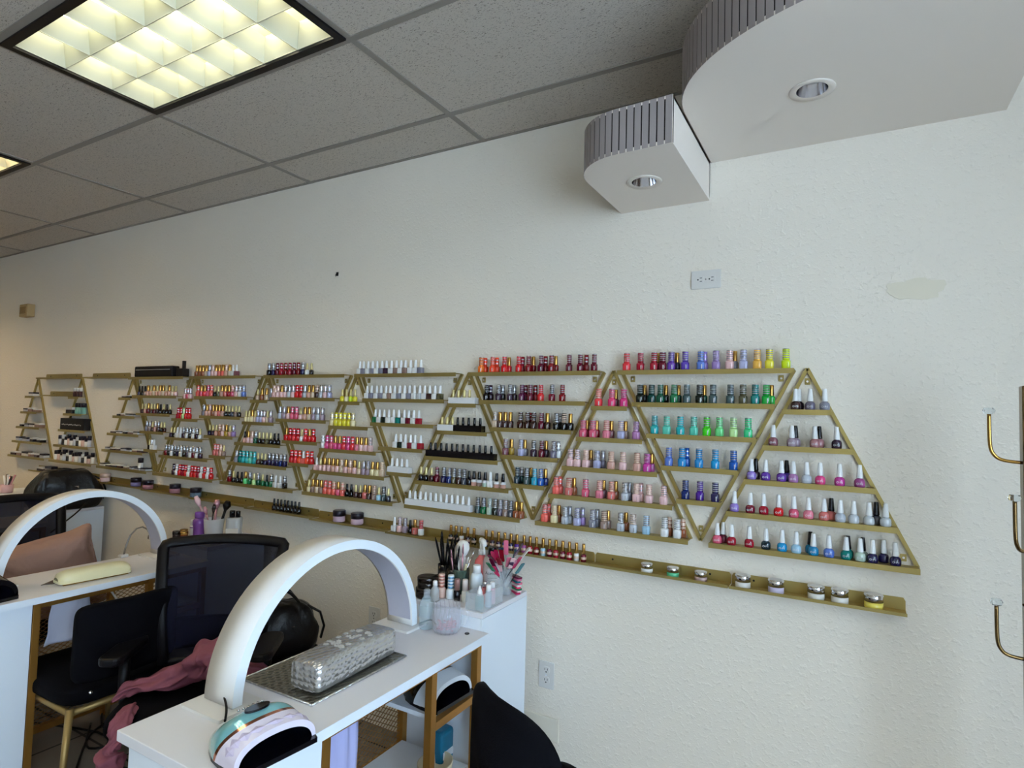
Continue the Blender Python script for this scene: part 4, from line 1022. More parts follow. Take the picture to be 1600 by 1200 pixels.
# cream arm rest on the second desk
m_cream = mat('cream_leather', (232, 222, 178), 0.28)
t = thing('arm_rest_pillow', 'cream rounded arm rest on the second desk', 'arm rest', (-.865, -1.235, .7503), radians(-4))
a = MB()
def cf(u, v):
    th = pi*v; y = -.118+.236*u; e = min(1, max(0, 1-abs(2*u-1)**6))**.5
    return (.042*cos(th)*(.45+.55*e), y, .014+.034*(sin(th)**.6)*(.35+.65*e))
a.grid(cf, 28, 16, m_cream); 
obj('cushion', a, t)
obj('base', MB().prism(rrect(-.040, -.118, .040, .118, .02), 0.006, .015, m_cream).box((-.030, -.105, 0), (.030, .105, .006), m_brass), t)
obj('dark_mat', MB().prism([(-.075, -.10), (-.035, -.15), (-.02, -.12), (-.06, -.07)], 0, .002, mat('mat_brown', (95, 85, 75), .5)), t)

# UV nail lamps
m_teal = mat('uv_teal', (128, 190, 198), 0.10, metal=0.25, coat=.6)
m_rose = mat('rose_gold', (200, 135, 110), 0.12, metal=1.0)
m_facet = mat('uv_white', (216, 208, 224), 0.22)
m_fac2 = mat('uv_lilac', (200, 190, 216), 0.18)
def uv_lamp(label, loc, rz, scale=1.0, main=m_teal, band=m_rose, front=m_facet, fancy=True):
    t = thing('uv_nail_lamp', label, 'nail lamp', loc, rz)
    hw, L_, HH = .112*scale, .190*scale, (.080 if fancy else .092)*scale
    # section grows from the back (x=0) to the opening (x=L)
    def S(u, v):
        # u: 0 left base .. 1 right base; v: 0 back .. 1 front
        th = pi*u
        w_ = hw*(0.55+0.45*min(1, (v*1.9))**.55) if v > 0 else hw*.55
        h_ = HH*(0.34+0.70*sin(min(1.0, v*1.75)*pi/2)**.9)*(1-0.62*max(0, v-.50)**1.15)
        x = L_*v + .022*scale*sin(th)*(v-.55)*-1.0
        return (x, -w_*cos(th)*(abs(cos(th))**-.12 if abs(cos(th)) > .02 else 1), .012*scale+h_*abs(sin(th))**.72)
    def bandpos(u): return .50+.20*abs(sin(pi*u))**.8
    def mf(u, v):
        b_ = bandpos(u)
        if v < b_: return main
        if v < b_+.06: return band
        return front
    s = MB()
    # remap rows so the band is crisp
    def S2(u, v):
        b_ = bandpos(u)
        if v < .5: vv = b_*v/.5
        elif v < .6: vv = b_+.055*(v-.5)/.1
        else: vv = b_+.055+(1-b_-.055)*(v-.6)/.4
        p = Vector(S(u, vv))
        return p
    s.grid(S2, 40, 40, main, lambda u, v: main if v < .5 else (band if v < .6 else front))
    back = [S2(i/40, 0) for i in range(41)]
    s.add([tuple(p) for p in back], [tuple(range(41))], main)
    obj('shell', s, t)
    if fancy:
        fc = MB(); r2 = random.Random(11)
        for (u, v, du, dv) in ((.14, .80, .07, .12), (.22, .78, .06, .13), (.31, .80, .07, .12), (.41, .82, .07, .10), (.53, .84, .07, .09), (.65, .83, .07, .09), (.77, .82, .07, .11), (.87, .80, .06, .12)):
            A = [S2(u-du, v-.03), S2(u, v-dv), S2(u+du*.8, v+.02), S2(u-.01, v+dv)]
            c = sum((Vector(a) for a in A), Vector())/4; n = (Vector(A[1])-Vector(A[0])).cross(Vector(A[2])-Vector(A[0])).normalized()
            if n.z < 0: n = -n
            c += n*.0035
            off = [tuple(Vector(a)+n*.0003) for a in A]+[tuple(c)]
            fc.add(off, [(0, 1, 4), (1, 2, 4), (2, 3, 4), (3, 0, 4)], m_fac2)
        obj('facets', fc, t)
    # dark opening, floor plate and inner shell
    o = MB(); rim = [S(i/40, 1.0) for i in range(41)]
    ctr = [(p[0]+.001, p[1]*.90, .004+(p[2]-.012*scale)*.86) for p in rim]
    o.add([tuple(p) for p in rim]+ctr, [(i, i+1, i+42, i+41) for i in range(40)], front)
    deep = [(p[0]-.10*scale, p[1]*.8, p[2]*.75) for p in ctr]
    o.add(ctr+deep, [(i, i+1, i+42, i+41) for i in range(40)], m_blackgl)
    o.add(deep, [tuple(range(41))], m_blackgl)
    obj('opening', o, t)
    poly = [(0, -hw*.55)]+[(L_*v, -S(0, v)[1]*-1) for v in (.2, .4, .7, 1.0)]+[(L_*1.0+.012, -hw*.95), (L_*1.0+.012, hw*.95)]+[(L_*v, S(1, v)[1]) for v in (1.0, .7, .4, .2)]+[(0, hw*.55)]
    obj('base', MB().prism(poly, 0.0, .013*scale, m_blackgl), t)
    # display and buttons on top
    dp = S(.5, .50 if fancy else .35); d = MB()
    ang = Matrix.Translation((dp[0], 0, dp[2]+.0015)) @ Matrix.Rotation(radians(-3 if fancy else -14), 4, 'Y')
    d.prism([(0.017*scale*cos(2*pi*k/24), 0.034*scale*sin(2*pi*k/24)) for k in range(24)], -.003, .0012, m_blackgl, 'z', ang)
    obj('display', d, t)
    if fancy:
        b = MB()
        for k in range(6): b.lathe([(.0032, 0), (.0032, .002), (0, .0022)], m_chrome, 10, (-.0225, -.025+.010*k, -.0040), M=ang)
        obj('buttons', b, t)
    return t
uv_lamp('teal and white nail lamp with rose gold band on the nearest desk', (.505, -1.624, .7503), radians(-6), 0.75)
uv_lamp('black and white nail lamp on the shelf under the nearest desk', (.462, -1.000, .5903), radians(-4), 0.76, m_blackgl, m_white, m_white, False)
uv_lamp('dark nail lamp at the left photo edge on second desk', (-.975, -1.61, .7503), radians(8), 0.92, m_blackgl, m_blackgl, m_blackgl, False)

# things on the lower shelf and hanging cloths
m_bluebox = mat('blue_pack', (30, 115, 150), 0.25)
t = thing('cotton_pack', 'blue and white pack on the lower desk shelf', 'pack', (.515, -.935, .3692))
obj('pack_body', MB().cbox((0, 0, .048), (.055, .065, .096), m_bluebox), t, bev=.012, seg=3)
obj('pack_label', MB().cbox((.028, 0, .03), (.001, .05, .02), m_white), t)
t = thing('foot_bowl', 'cream rounded bowl on the lower desk shelf', 'bowl', (.548, -1.005, .3692))
obj('bowl', MB().lathe([(.045, 0), (.052, .006), (.055, .03), (.056, .042), (.052, .042), (.049, .01), (0, .008)], mat('cream_plastic', (222, 214, 190), .3), 32, sx=.85), t)
t.location = (.548, -1.005, .3692)
def cloth(name, label, cat, fn, nu, nv, m, th=.003, loc=(0, 0, 0)):
    c = MB().grid(fn, nu, nv, m); o = obj(name, c, loc=loc); s = o.modifiers.new('solid', 'SOLIDIFY'); s.thickness = th
    tag(o, label, cat); return o
m_lav = mat('lavender_cloth', (176, 178, 222), 0.85); m_lav2 = mat('pale_cloth', (196, 196, 214), 0.85)
def hang(x, y, w_, h_, seed, flare=.2):
    def f(u, v):
        yy = (u-.5)*w_*(1+flare*v)+.012*noise.noise((u*3, v*2, seed)); zz = -v*h_
        return (.012*noise.noise((u*4, v*1.5, seed+5))+.006*sin(u*9+seed)*v, yy, zz)
    return f
cloth('hanging_cloth', 'lavender cloth hanging from the nearest desk beside the drawer side', 'cloth', hang(0, 0, .115, .30, 2), 14, 18, m_lav, loc=(.575, -1.412, .703))
cloth('hanging_cloth', 'pale lavender cloth hanging under the second desk', 'cloth', hang(0, 0, .115, .155, 9, .35), 14, 18, m_lav2, loc=(-.86, -1.305, .752-.048))

# ------------------------------------------------------------------ chairs
def seat_cushion(w_, d_, h_, m, rnd_=.05):
    def f(u, v):
        a = 2*pi*u; e = .35; c = abs(cos(a))**e*(1 if cos(a) >= 0 else -1); s = abs(sin(a))**e*(1 if sin(a) >= 0 else -1)
        ph = -pi/2+pi*v; r = max(0, cos(ph))**.35
        return (d_/2*c*r, w_/2*s*r, h_/2+h_/2*(abs(sin(ph))**.6)*(1 if ph > 0 else -1))
    return MB().grid(f, 40, 16, m)
def office_chair(label, loc, rz, grp):
    t = thing('office_chair', label, 'office chair', loc, rz, grp)
    # faces +x locally; backrest at x=-.25; D lowers everything above the gas lift
    D = .1415
    obj('seat', seat_cushion(.42, .44, .085, m_dark), t, (0.0, 0, .42-D))
    def B(u, v):
        # u across (-1..1), v height 0..1
        w_ = .165+.060*v**.8-.012*sin(pi*v); z = .515-D+.42*v
        x = -.205+.055*sin(pi*(v*.9+.08))*1.0-.085*v
        return Vector((x-.035*(1-u*u)+.02, u*w_, z+.012*(1-u*u)*v))
    rr = .022; pts = []
    n = 10
    for k in range(n+1): pts.append(B(-1, k/n))
    c = 7
    for k in range(1, 12): pts.append(B(-1+2*k/12, 1.0))
    for k in range(n, -1, -1): pts.append(B(1, k/n))
    for k in range(11, 0, -1): pts.append(B(-1+2*k/12, 0.0))
    pts.append(pts[0])
    # round off the corners
    for _ in range(2):
        q = [pts[0]]
        for i in range(len(pts)-1): q += [pts[i].lerp(pts[i+1], .25), pts[i].lerp(pts[i+1], .75)]
        q.append(pts[-1]); pts = q[::1]
    pts = pts[::2]
    obj('back_frame', MB().tube(pts, rr, m_blackpl, 8, flat=.55), t)
    mp_ = MB().grid(lambda u, v: B((u*2-1)*.93, .02+.96*v)+Vector((-.002, 0, 0)), 16, 18, m_mesh)
    obj('back_mesh', mp_, t)
    lb = MB().grid(lambda u, v: B((u*2-1)*.80, .12+.26*v)+Vector((-.02, 0, 0)), 10, 8, m_blackpl)
    lo = obj('lumbar_support', lb, t); s = lo.modifiers.new('solid', 'SOLIDIFY'); s.thickness = .015
    obj('back_bracket', MB().tube([(-.05, 0, .40-D), (-.20, 0, .41-D), (-.255, 0, .47-D), (-.245, 0, .60-D)], .022, m_blackpl, 8), t)
    for s_ in (-1, 1):
        a = obj('armrest', MB().tube([(-.02, s_*.17, .415-D), (-.02, s_*.222, .42-D), (-.02, s_*.232, .50-D), (-.02, s_*.232, .615-D)], .018, m_blackpl, 8), t)
        pd = MB().prism([(p[0], p[1]) for p in rrect(-.13, -.040, .10, .040, .035)], 0, .028, m_blackpl)
        obj('armrest_pad', pd, a, (0, s_*.232, .615-D), bev=.008)
    obj('gas_lift', MB().lathe([(.05, .335-D), (.09, .38-D), (.09, .415-D)], m_blackpl, 16).lathe([(.025, .06), (.025, .34-D)], m_blackpl, 12), t)
    bs = MB()
    for k in range(5):
        a = 2*pi*k/5+.3
        bs.tube([(0, 0, .10), (.15*cos(a), .15*sin(a), .095), (.27*cos(a), .27*sin(a), .075)], .02, m_blackpl, 8, rs=[.03, .022, .016])
    obj('star_base', bs, t)
    for k in range(5):
        a = 2*pi*k/5+.3
        cs = MB().lathe([(.0, -.012), (.028, -.012), (.028, .012), (0, .012)], m_blackpl, 14, M=Matrix.Translation((.27*cos(a), .27*sin(a), .029)) @ Matrix.Rotation(a, 4, 'Z') @ Matrix.Rotation(pi/2, 4, 'X'))
        obj('caster', cs, t)
    return t
oc = office_chair('black mesh-back office chair between the two desks', (-.30, -1.19, FZ), radians(-52), 'black mesh office chairs'); oc.scale = (.95, .95, .95)
office_chair('black mesh office chair behind the second desk, left edge', (-1.56, -1.14, FZ), radians(4), 'black mesh office chairs')
m_palegold = mat('pale_gold', (168, 140, 88), .45, metal=.5)
def client_chair(label, loc, rz, square=True):
    t = thing('client_chair', label, 'chair', loc, rz, None)
    E = .1344
    if square: obj('seat', seat_cushion(.35, .44, .07, m_dark), t, (0, 0, .415-E))
    else: obj('seat', seat_cushion(.37, .34, .07, m_dark), t, (0, 0, .415-E))
    if square:
        bk = MB()
        def f(u, v):
            a = 2*pi*u; e = .22; c = abs(cos(a))**e*(1 if cos(a) >= 0 else -1); s = abs(sin(a))**e*(1 if sin(a) >= 0 else -1)
            ph = -pi/2+pi*v; r = max(0, cos(ph))**.25; sgn = (1 if ph > 0 else -1)
            y = .165*c*r; z = .625+.125*s*r
            return (-.215-.03*(1-(y/.165)**2)+.022*abs(sin(ph))**.6*sgn+.02*(.6-z), y, z-E)
        bk.grid(f, 48, 14, m_dark); obj('backrest', bk, t)
        for s_ in (-1, 1):
            obj('leg', MB().tube([(.17, s_*.15, .42-E), (.20, s_*.165, 0.006)], .013, m_palegold, 10, rs=[.012, .008]), t)
            obj('leg', MB().tube([(-.19, s_*.15, .42-E), (-.24, s_*.19, 0.006)], .013, m_palegold, 10, rs=[.012, .008]), t)
        obj('seat_frame', MB().tube([(-.19, -.15, .405-E), (.17, -.15, .405-E), (.17, .15, .405-E), (-.19, .15, .405-E), (-.19, -.15, .405-E)], .011, m_palegold, 8), t)
        for s_ in (-1, 1): obj('stud', MB().lathe([(.006, 0), (.005, .004), (0, .005)], m_chrome, 10, M=Matrix.Translation((-.246, s_*.12, .475-E)) @ Matrix.Rotation(-pi/2, 4, 'Y')), t)
    else:
        bk = MB()
        def f(u, v):
            # rounded padded back, gently curved round the sitter
            a = 2*pi*u; e = .62 if sin(a) > 0 else .3; c = abs(cos(a))**e*(1 if cos(a) >= 0 else -1); s = abs(sin(a))**e*(1 if sin(a) >= 0 else -1)
            ph = -pi/2+pi*v; r = max(0, cos(ph))**.22; sgn = (1 if ph > 0 else -1)
            y = .185*c*r; z = .56+(.235 if s > 0 else .115)*s*r
            return (-.190+.075*(y/.185)**2+.024*abs(sin(ph))**.6*sgn, y, z-E)
        bk.grid(f, 56, 16, m_dark); obj('backrest', bk, t)
        for sx in (-1, 1):
            for sy in (-1, 1): obj('leg', MB().tube([(sx*.13, sy*.13, .42-E), (sx*.17, sy*.17, 0.006)], .013, m_palegold, 10, rs=[.012, .008]), t)
    return t
client_chair('black low-back chair with gold legs in front of second desk', (-.785, -1.262, FZ), radians(180), True)
client_chair('black rounded chair back at the bottom right of the near desk', (.955, -1.075, FZ), radians(62), False).scale = (.95, .95, .95)

# ------------------------------------------------------------------ soft things
def crumple(name, label, cat, path, widths, m, loc, seed=1, amp=.02, seg=26, flat=.6, group=None):
    pts = [Vector(p) for p in path]; n = 44; cp = []
    for k in range(n+1):
        s = k/n*(len(pts)-1); i = min(len(pts)-2, int(s)); u = s-i
        p0 = pts[max(0, i-1)]; p1 = pts[i]; p2 = pts[i+1]; p3 = pts[min(len(pts)-1, i+2)]
        cp.append((0.5*((2*p1)+(p2-p0)*u+(2*p0-5*p1+4*p2-p3)*u*u+(3*p1-p0-3*p2+p3)*u**3), widths[i]*(1-u)+widths[i+1]*u))
    v = MB(); base = []
    for k, (p, w_) in enumerate(cp):
        d = (cp[min(k+1, n)][0]-cp[max(k-1, 0)][0]).normalized(); side = d.cross(Vector((0, 0, 1)))
        side = side.normalized() if side.length > 1e-3 else Vector((1, 0, 0)); up = side.cross(d).normalized()
        ends = (min(1, k/3.0, (n-k)/3.0))**.5
        for j in range(seg):
            a = 2*pi*j/seg
            r = w_*max(.02, ends)*(1+.20*sin(a*5+k*.35+seed)+.10*sin(a*9-k*.6)+.6*noise.noise((k*.20, cos(a)*1.8, sin(a)*1.8+seed))+.3*noise.noise((k*.5, cos(a)*4, sin(a)*4+seed)))
            q = p+side*cos(a)*r+up*sin(a)*r*flat+Vector((noise.noise((k*.3, a, seed)), noise.noise((k*.3, a, seed+9)), noise.noise((k*.3, a, seed+4))))*amp*.5
            v.v.append(tuple(q))
    k0 = v.mi(m)
    for k in range(n):
        for j in range(seg):
            a = k*seg+j; b = k*seg+(j+1) % seg
            v.f.append((a, b, b+seg, a+seg)); v.m.append(k0); v.sm.append(True)
    v.f.append(tuple(reversed(range(seg)))); v.m.append(k0); v.sm.append(True)
    v.f.append(tuple(n*seg+j for j in range(seg))); v.m.append(k0); v.sm.append(True)
    o = obj(name, v, loc=loc, sub=1); tag(o, label, cat, group); return o
m_pink = mat('pink_velvet', (140, 78, 94), 0.75); bump(m_pink, 60, .5, .006)
crumple('pink_blanket', 'dusty pink blanket bunched on the mesh office chair seat', 'blanket',
    [(-.430, -1.375, .470), (-.395, -1.335, .505), (-.345, -1.285, .520), (-.290, -1.215, .545), (-.245, -1.175, .580), (-.220, -1.155, .590), (-.170, -1.120, .545), (-.10, -1.05, .53)], [.012, .028, .040, .060, .082, .076, .045, .02], m_pink, (0, 0, 0), 3)
crumple('pink_cloth', 'dusty pink cloth end hanging at the near desk corner', 'cloth',
    [(-.075, .085, .018), (-.03, .035, .020), (-.002, .000, -.010), (-.005, -.012, -.06), (.008, -.01, -.11), (.0, -.01, -.16)], [.014, .022, .026, .032, .036, .03], m_pink, (-.235, -1.455, .475), 8, .01)
m_pil = mat('tan_velvet', (152, 118, 104), 0.8); bump(m_pil, 9, .7, .03)
def pillow_mb(w_, h_, d_, m, seed=0):
    def f(u, v):
        a = 2*pi*u; e = .34; c = abs(cos(a))**e*(1 if cos(a) >= 0 else -1); s = abs(sin(a))**e*(1 if sin(a) >= 0 else -1)
        ph = -pi/2+pi*v; r = max(0, cos(ph)); z_ = sin(ph)
        n_ = .034*noise.noise((c*2.5*r, s*2.5*r, z_+seed))+.006*noise.noise((c*9*r, s*9*r, seed))
        edge = .90+.16*abs(sin(2*a))**3
        return (w_/2*c*(r**.45)*edge, h_/2*s*(r**.45)*edge, (d_/2)*z_*(max(0, 1-(max(abs(c), abs(s))*r**.8)**3)**.6+.04)+n_)
    return MB().grid(f, 48, 20, m)
t = thing('throw_pillow', 'tan pink velvet pillow leaning behind the second desk', 'pillow', (-1.345, -1.185, .665), 0)
po = obj('pillow_case', pillow_mb(.40, .36, .17, m_pil, 4), t, rot=(radians(84), radians(-12), radians(78)))
obj('seam_piping', MB().tube([(.192*cos(2*pi*k/40)*(abs(cos(2*pi*k/40))**-.45 if abs(cos(2*pi*k/40)) > .05 else 1)*.93, .172*sin(2*pi*k/40)*(abs(sin(2*pi*k/40))**-.45 if abs(sin(2*pi*k/40)) > .05 else 1)*.93, 0) for k in range(41)], .004, m_pil, 6), po)
def bag(label, loc, rz, w_, d_, h_, seed, e=.55, hh=.075):
    t = thing('leather_bag', label, 'bag', loc, rz)
    def f(u, v):
        a = 2*pi*u; c = abs(cos(a))**e*(1 if cos(a) >= 0 else -1); s = abs(sin(a))**e*(1 if sin(a) >= 0 else -1)
        ph = -pi/2+pi*v; r = max(0, cos(ph))**(.38 if e > .4 else .2); zz = h_/2+h_/2*abs(sin(ph))**.8*(1 if ph > 0 else -1)
        taper = 1-.28*(zz/h_)**2; n_ = 1+.16*noise.noise((c*2+seed, s*2, zz*9))+.07*noise.noise((c*7+seed, s*7, zz*25))
        return (w_/2*c*r*taper*n_, d_/2*s*r*taper*n_, max(.001, zz*(1+.05*noise.noise((c*3, s*3, seed)))))
    obj('bag_body', MB().grid(f, 48, 22, m_leather), t)
    for k, s_ in enumerate((-1, 1)):
        hp = [(s_*0+(-w_*.26+w_*.52*i/10), s_*d_*.18, h_*.88+hh*sin(pi*i/10)) for i in range(11)]
        obj('handle', MB().tube(hp, .006, m_leather, 8), t)
    obj('buckle', MB().cbox((w_*.1, -d_*.40, h_*.55), (.02, .02, .03), m_chrome), t)
    obj('strap', MB().tube([(w_*.35, 0, h_*.86), (w_*.52, -.01, h_*.70), (w_*.58, -.01, h_*.42), (w_*.55, 0, h_*.18)], .010, m_leather, 8, flat=.5), t)
    return t
bag('black leather bag hunched on a stool behind the near arch lamp', (-.40, -.775, .425), radians(62), .30, .20, .205, 2)
bag('big black bag slumped on the far cabinet at left', (-2.273, -.730, .8003), radians(80), .34, .20, .215, 7, .25, .03)
t = thing('stool', 'low black stool under the leather bag by the wall', 'stool', (-.40, -.775, FZ))
obj('seat', MB().lathe([(.15, .385-FZ), (.17, .392-FZ), (.17, .417-FZ), (.155, .424-FZ)], m_dark, 28), t)
for k in range(4):
    a = pi/4+k*pi/2; obj('leg', MB().tube([(.11*cos(a), .11*sin(a), .387-FZ), (.17*cos(a), .17*sin(a), .008)], .011, m_blackpl, 8), t)

NOT_FURNITURE = set(o.name for o in SC.objects)
# ------------------------------------------------------------------ coat rack at the right edge
t = thing('coat_rack', 'brass coat rack post with crystal-tipped hooks, right photo edge', 'coat rack', (1.990, -.35, FL))
m_rackg = mat('antique_brass', (120, 96, 60), 0.25, metal=0.9)
obj('post', MB().cbox((0, 0, .778+.11), (.040, .040, 1.496+.22-.03), m_rackg), t, bev=.003)
obj('foot_plate', MB().prism([(.16*cos(2*pi*k/32), .16*sin(2*pi*k/32)) for k in range(32)], 0, .03, m_rackg), t)
def hook(z, ang, out, drop, m):
    d = Vector((cos(ang), sin(ang), 0)); s = d*.02
    pts = [s+Vector((0, 0, z)), d*(.02+out*.55)+Vector((0, 0, z+.004)), d*(.02+out*.85)+Vector((0, 0, z+.016)), d*(.02+out)+Vector((0, 0, z+.045)), d*(.02+out*1.02)+Vector((0, 0, z+drop))]
    P_ = []
    for i in range(len(pts)-1):
        p0 = pts[max(0, i-1)]; p1 = pts[i]; p2 = pts[i+1]; p3 = pts[min(len(pts)-1, i+2)]
        for k in range(6):
            u = k/6; P_.append(0.5*((2*p1)+(p2-p0)*u+(2*p0-5*p1+4*p2-p3)*u*u+(3*p1-p0-3*p2+p3)*u**3))
    P_.append(pts[-1])
    o = obj('hook', MB().tube(P_, .0048, m, 10), t)
    tip = pts[-1]
    kb = MB().lathe([(.004, -.002), (.012, .001), (.0145, .009), (.011, .016), (0.0, .017)], m_glass, 10, tuple(tip), smooth=False)
    obj('crystal_knob', kb, o)
hook(1.305-FL, pi, .066, .130, m_brass)
hook(.790-FL, pi+.12, .058, .132, m_rackg)
hook(1.075-FL, -pi/2-.55, .075, .135, m_rackg)
hook(1.075-FL, 0.0, .066, .130, m_rackg)
obj('screw', MB().lathe([(.004, 0), (.003, .003), (0, .0035)], m_rackg, 10, M=Matrix.Translation((-.020, 0, .93-FL)) @ Matrix.Rotation(-pi/2, 4, 'Y')), t)

COAT = set(o.name for o in SC.objects)-NOT_FURNITURE
# ------------------------------------------------------------------ things on the near cabinet
CZ = .8003
def simple(name, label, cat, loc, parts, rz=0, grp=None):
    t = thing(name, label, cat, loc, rz, grp)
    for pn, mb in parts: obj(pn, mb, t)
    return t
m_gunm = mat('gunmetal', (70, 66, 66), .25, metal=.9); m_lida = mat('tin_label', (205, 200, 195), .3)
for k, (x, y, z) in enumerate(((.375, -.848, CZ), (.378, -.845, CZ+.0335))):
    simple('metal_tin', ['lower dark metal tin of the stack by the lamp foot', 'upper dark metal tin of the stack by the lamp foot'][k], 'tin', (x, y, z),
        [('tin_body', MB().lathe([(.030, 0), (.032, .003), (.032, .020)], m_gunm, 28)), ('lid', MB().lathe([(.033, .019), (.033, .030), (.031, .0325), (0, .031)], m_gunm, 28))])
simple('metal_tin', 'dark metal tin standing behind the stacked pair', 'tin', (.372, -.775, CZ), [('tin_body', MB().lathe([(.030, 0), (.032, .003), (.032, .028)], m_gunm, 28)), ('lid', MB().lathe([(.033, .027), (.033, .045), (.031, .048), (0, .046)], m_gunm, 28))])
def brush_cup(cup_label, x, y, r, h, m, brushes, bl, seed, lean=.5):
    t = thing('brush_cup', cup_label, 'cup', (x, y, CZ))
    obj('cup', MB().lathe([(r*.9, 0), (r, .003), (r, h), (r-.002, h), (r-.002, .004), (0, .004)], m, 24), t)
    rn = random.Random(seed); i = 0
    for (mm, L_, rr, tip) in brushes:
        a = rn.random()*2*pi; q = rn.random()**.5; b0 = Vector((x+(r-.007)*.5*q*cos(a+2.6), y+(r-.007)*.5*q*sin(a+2.6), CZ+.006+.0))
        top = Vector((x+(r-.006)*cos(a)*q, y+(r-.006)*sin(a)*q, CZ+h)); d = (top-b0).normalized(); e = b0+d*L_
        o = thing('nail_brush', bl % [ 'tallest', 'slanting', 'upright', 'leaning', 'thin', 'short', 'straight', 'tilted', 'slim', 'angled', 'long', 'bent', 'small', 'dark-tipped', 'back'][i % 15], 'brush', tuple(b0), 0, 'brushes in cups on the near cabinet')
        obj('brush_handle', MB().tube([(0, 0, 0), tuple(d*L_*.55), tuple(d*L_*.80)], rr, mm, 8, rs=[rr*.7, rr, rr*1.05]), o)
        obj('brush_tip', MB().tube([tuple(d*L_*.80), tuple(d*L_*.92), tuple(d*L_)], rr, tip, 8, rs=[rr*1.0, rr*.9, rr*.25]), o)
        i += 1
    return t
m_pinkm = mat('pink_metal', (205, 150, 160), .25, metal=.5); m_ltpink = mat('light_pink', (232, 190, 195), .4)
K_ = m_blackpl
brush_cup('black cup crammed with black brushes, left on near cabinet', .352, -.715, .024, .075, m_blackgl,
    [(K_, .155+.012*(k % 4), .0036, K_) for k in range(9)], '%s black brush in the black cup', 21)
brush_cup('black cup of pink and dark brushes, behind striped bottle', .405, -.735, .024, .070, m_blackgl,
    [(K_, .17, .0035, K_), (K_, .15, .0035, m_gunm), (m_pinkm, .15, .003, m_pinkm), (K_, .16, .0035, K_), (m_pinkm, .135, .0028, m_pinkm), (K_, .165, .004, K_)], '%s brush in the second cup', 4)
m_grng = mat('green_glass', (70, 95, 88), .15, alpha=.75)
brush_cup('smoky green glass cup holding pens, centre of near cabinet', .442, -.745, .027, .078, m_grng,
    [(m_plate, .135, .004, m_plate), (m_chrome, .14, .003, m_chrome), (m_cream, .12, .004, m_plate), (m_pinkm, .16, .003, m_pinkm), (K_, .11, .004, K_)], '%s pen in the green glass cup', 9)
t = thing('powder_brush', 'large white round powder brush standing in the green cup', 'brush', (.4285, -.720, CZ+.052))
obj('brush_handle', MB().lathe([(.006, 0), (.009, .02), (.012, .05), (.010, .062)], m_capw, 20), t)
obj('bristles', MB().lathe([(.010, .060), (.017, .070), (.0225, .085), (.0215, .100), (.014, .111), (0, .115)], mat('bristle_white', (235, 232, 228), .9), 24), t)
m_pinkliq = mat('pink_liquid', (228, 110, 110), .15)
t = thing('spray_bottle', 'pink spray bottle with white trigger on the near cabinet', 'spray bottle', (.4925, -.700, CZ))
obj('bottle_body', MB().lathe([(.024, 0), (.026, .004), (.026, .085), (.022, .105), (.010, .120), (.010, .126)], m_pinkliq, 28), t)
tr = MB(); tr.lathe([(.012, .124), (.012, .138), (.008, .141)], m_capw, 18)
tr.tube([(0, 0, .139), (0, 0, .158), (.004, -.004, .167)], .0085, m_capw, 10)
tr.tube([(-.022, .022, .158), (-.008, .008, .169), (.010, -.010, .170), (.030, -.030, .163)], .008, m_capw, 10, rs=[.005, .0095, .0095, .0055])
tr.tube([(.014, -.014, .162), (.022, -.022, .150), (.026, -.026, .132)], .0035, m_capw, 8)
obj('trigger', tr, t)
m_clearb = mat('translucent_bottle', (214, 216, 218), .15, alpha=.62)
t = thing('acetone_bottle', 'clear acetone bottle with black cap on the near cabinet', 'bottle', (.541, -.712, CZ))
obj('bottle_body', MB().lathe([(.028, 0), (.030, .004), (.030, .110), (.026, .124), (.012, .130), (.012, .134)], m_clearb, 28), t)
obj('cap', MB().lathe([(.0145, .132), (.0145, .156), (.013, .158)], m_capk, 22), t)
mt = text_mb('Acetone', .0145, m_slot); rot = Matrix.Rotation(radians(34), 4, 'Z')
lb = MB()
for v_ in mt.v:
    a = v_[0]/.0303; lb.v.append((.0303*sin(a), -.0303*cos(a)-v_[2], .078+v_[1]))
lb.f = mt.f; lb.m = [lb.mi(m_slot)]*len(mt.f); lb.sm = [False]*len(mt.f)
lb.v = [tuple(rot @ Vector(p)) for p in lb.v]
for k, (z_, w_) in enumerate(((.062, .5), (.054, .45), (.040, .8), (.032, .75), (.022, .85))):
    pts_ = [(.0304*sin(a_), -.0304*cos(a_), z_) for a_ in [(-w_+2*w_*i/8) for i in range(9)]]
    lb.tube([tuple(rot @ Vector(p)) for p in pts_], .0009, m_slot, 4)
obj('label_text', lb, t)
simple('lotion_bottle', 'white bottle with flip cap in front of the acetone', 'bottle', (.5160, -.765, CZ), [('bottle_body', MB().lathe([(.019, 0), (.020, .003), (.020, .070), (.015, .080)], mat('pale_blue_plastic', (215, 225, 235), .3), 24)), ('cap', MB().lathe([(.0125, .079), (.0125, .104), (.011, .106)], m_capw, 20))])
simple('dropper_bottle', 'small teal dropper bottle with white tip at cabinet front', 'bottle', (.584, -.852, CZ), [('bottle_body', MB().lathe([(.0125, 0), (.0135, .002), (.0135, .036), (.010, .042)], mat('teal_liquid', (110, 160, 165), .15, alpha=.85), 20)), ('cap', MB().lathe([(.0095, .041), (.0085, .052), (.004, .064), (.003, .070)], m_capw, 18))])
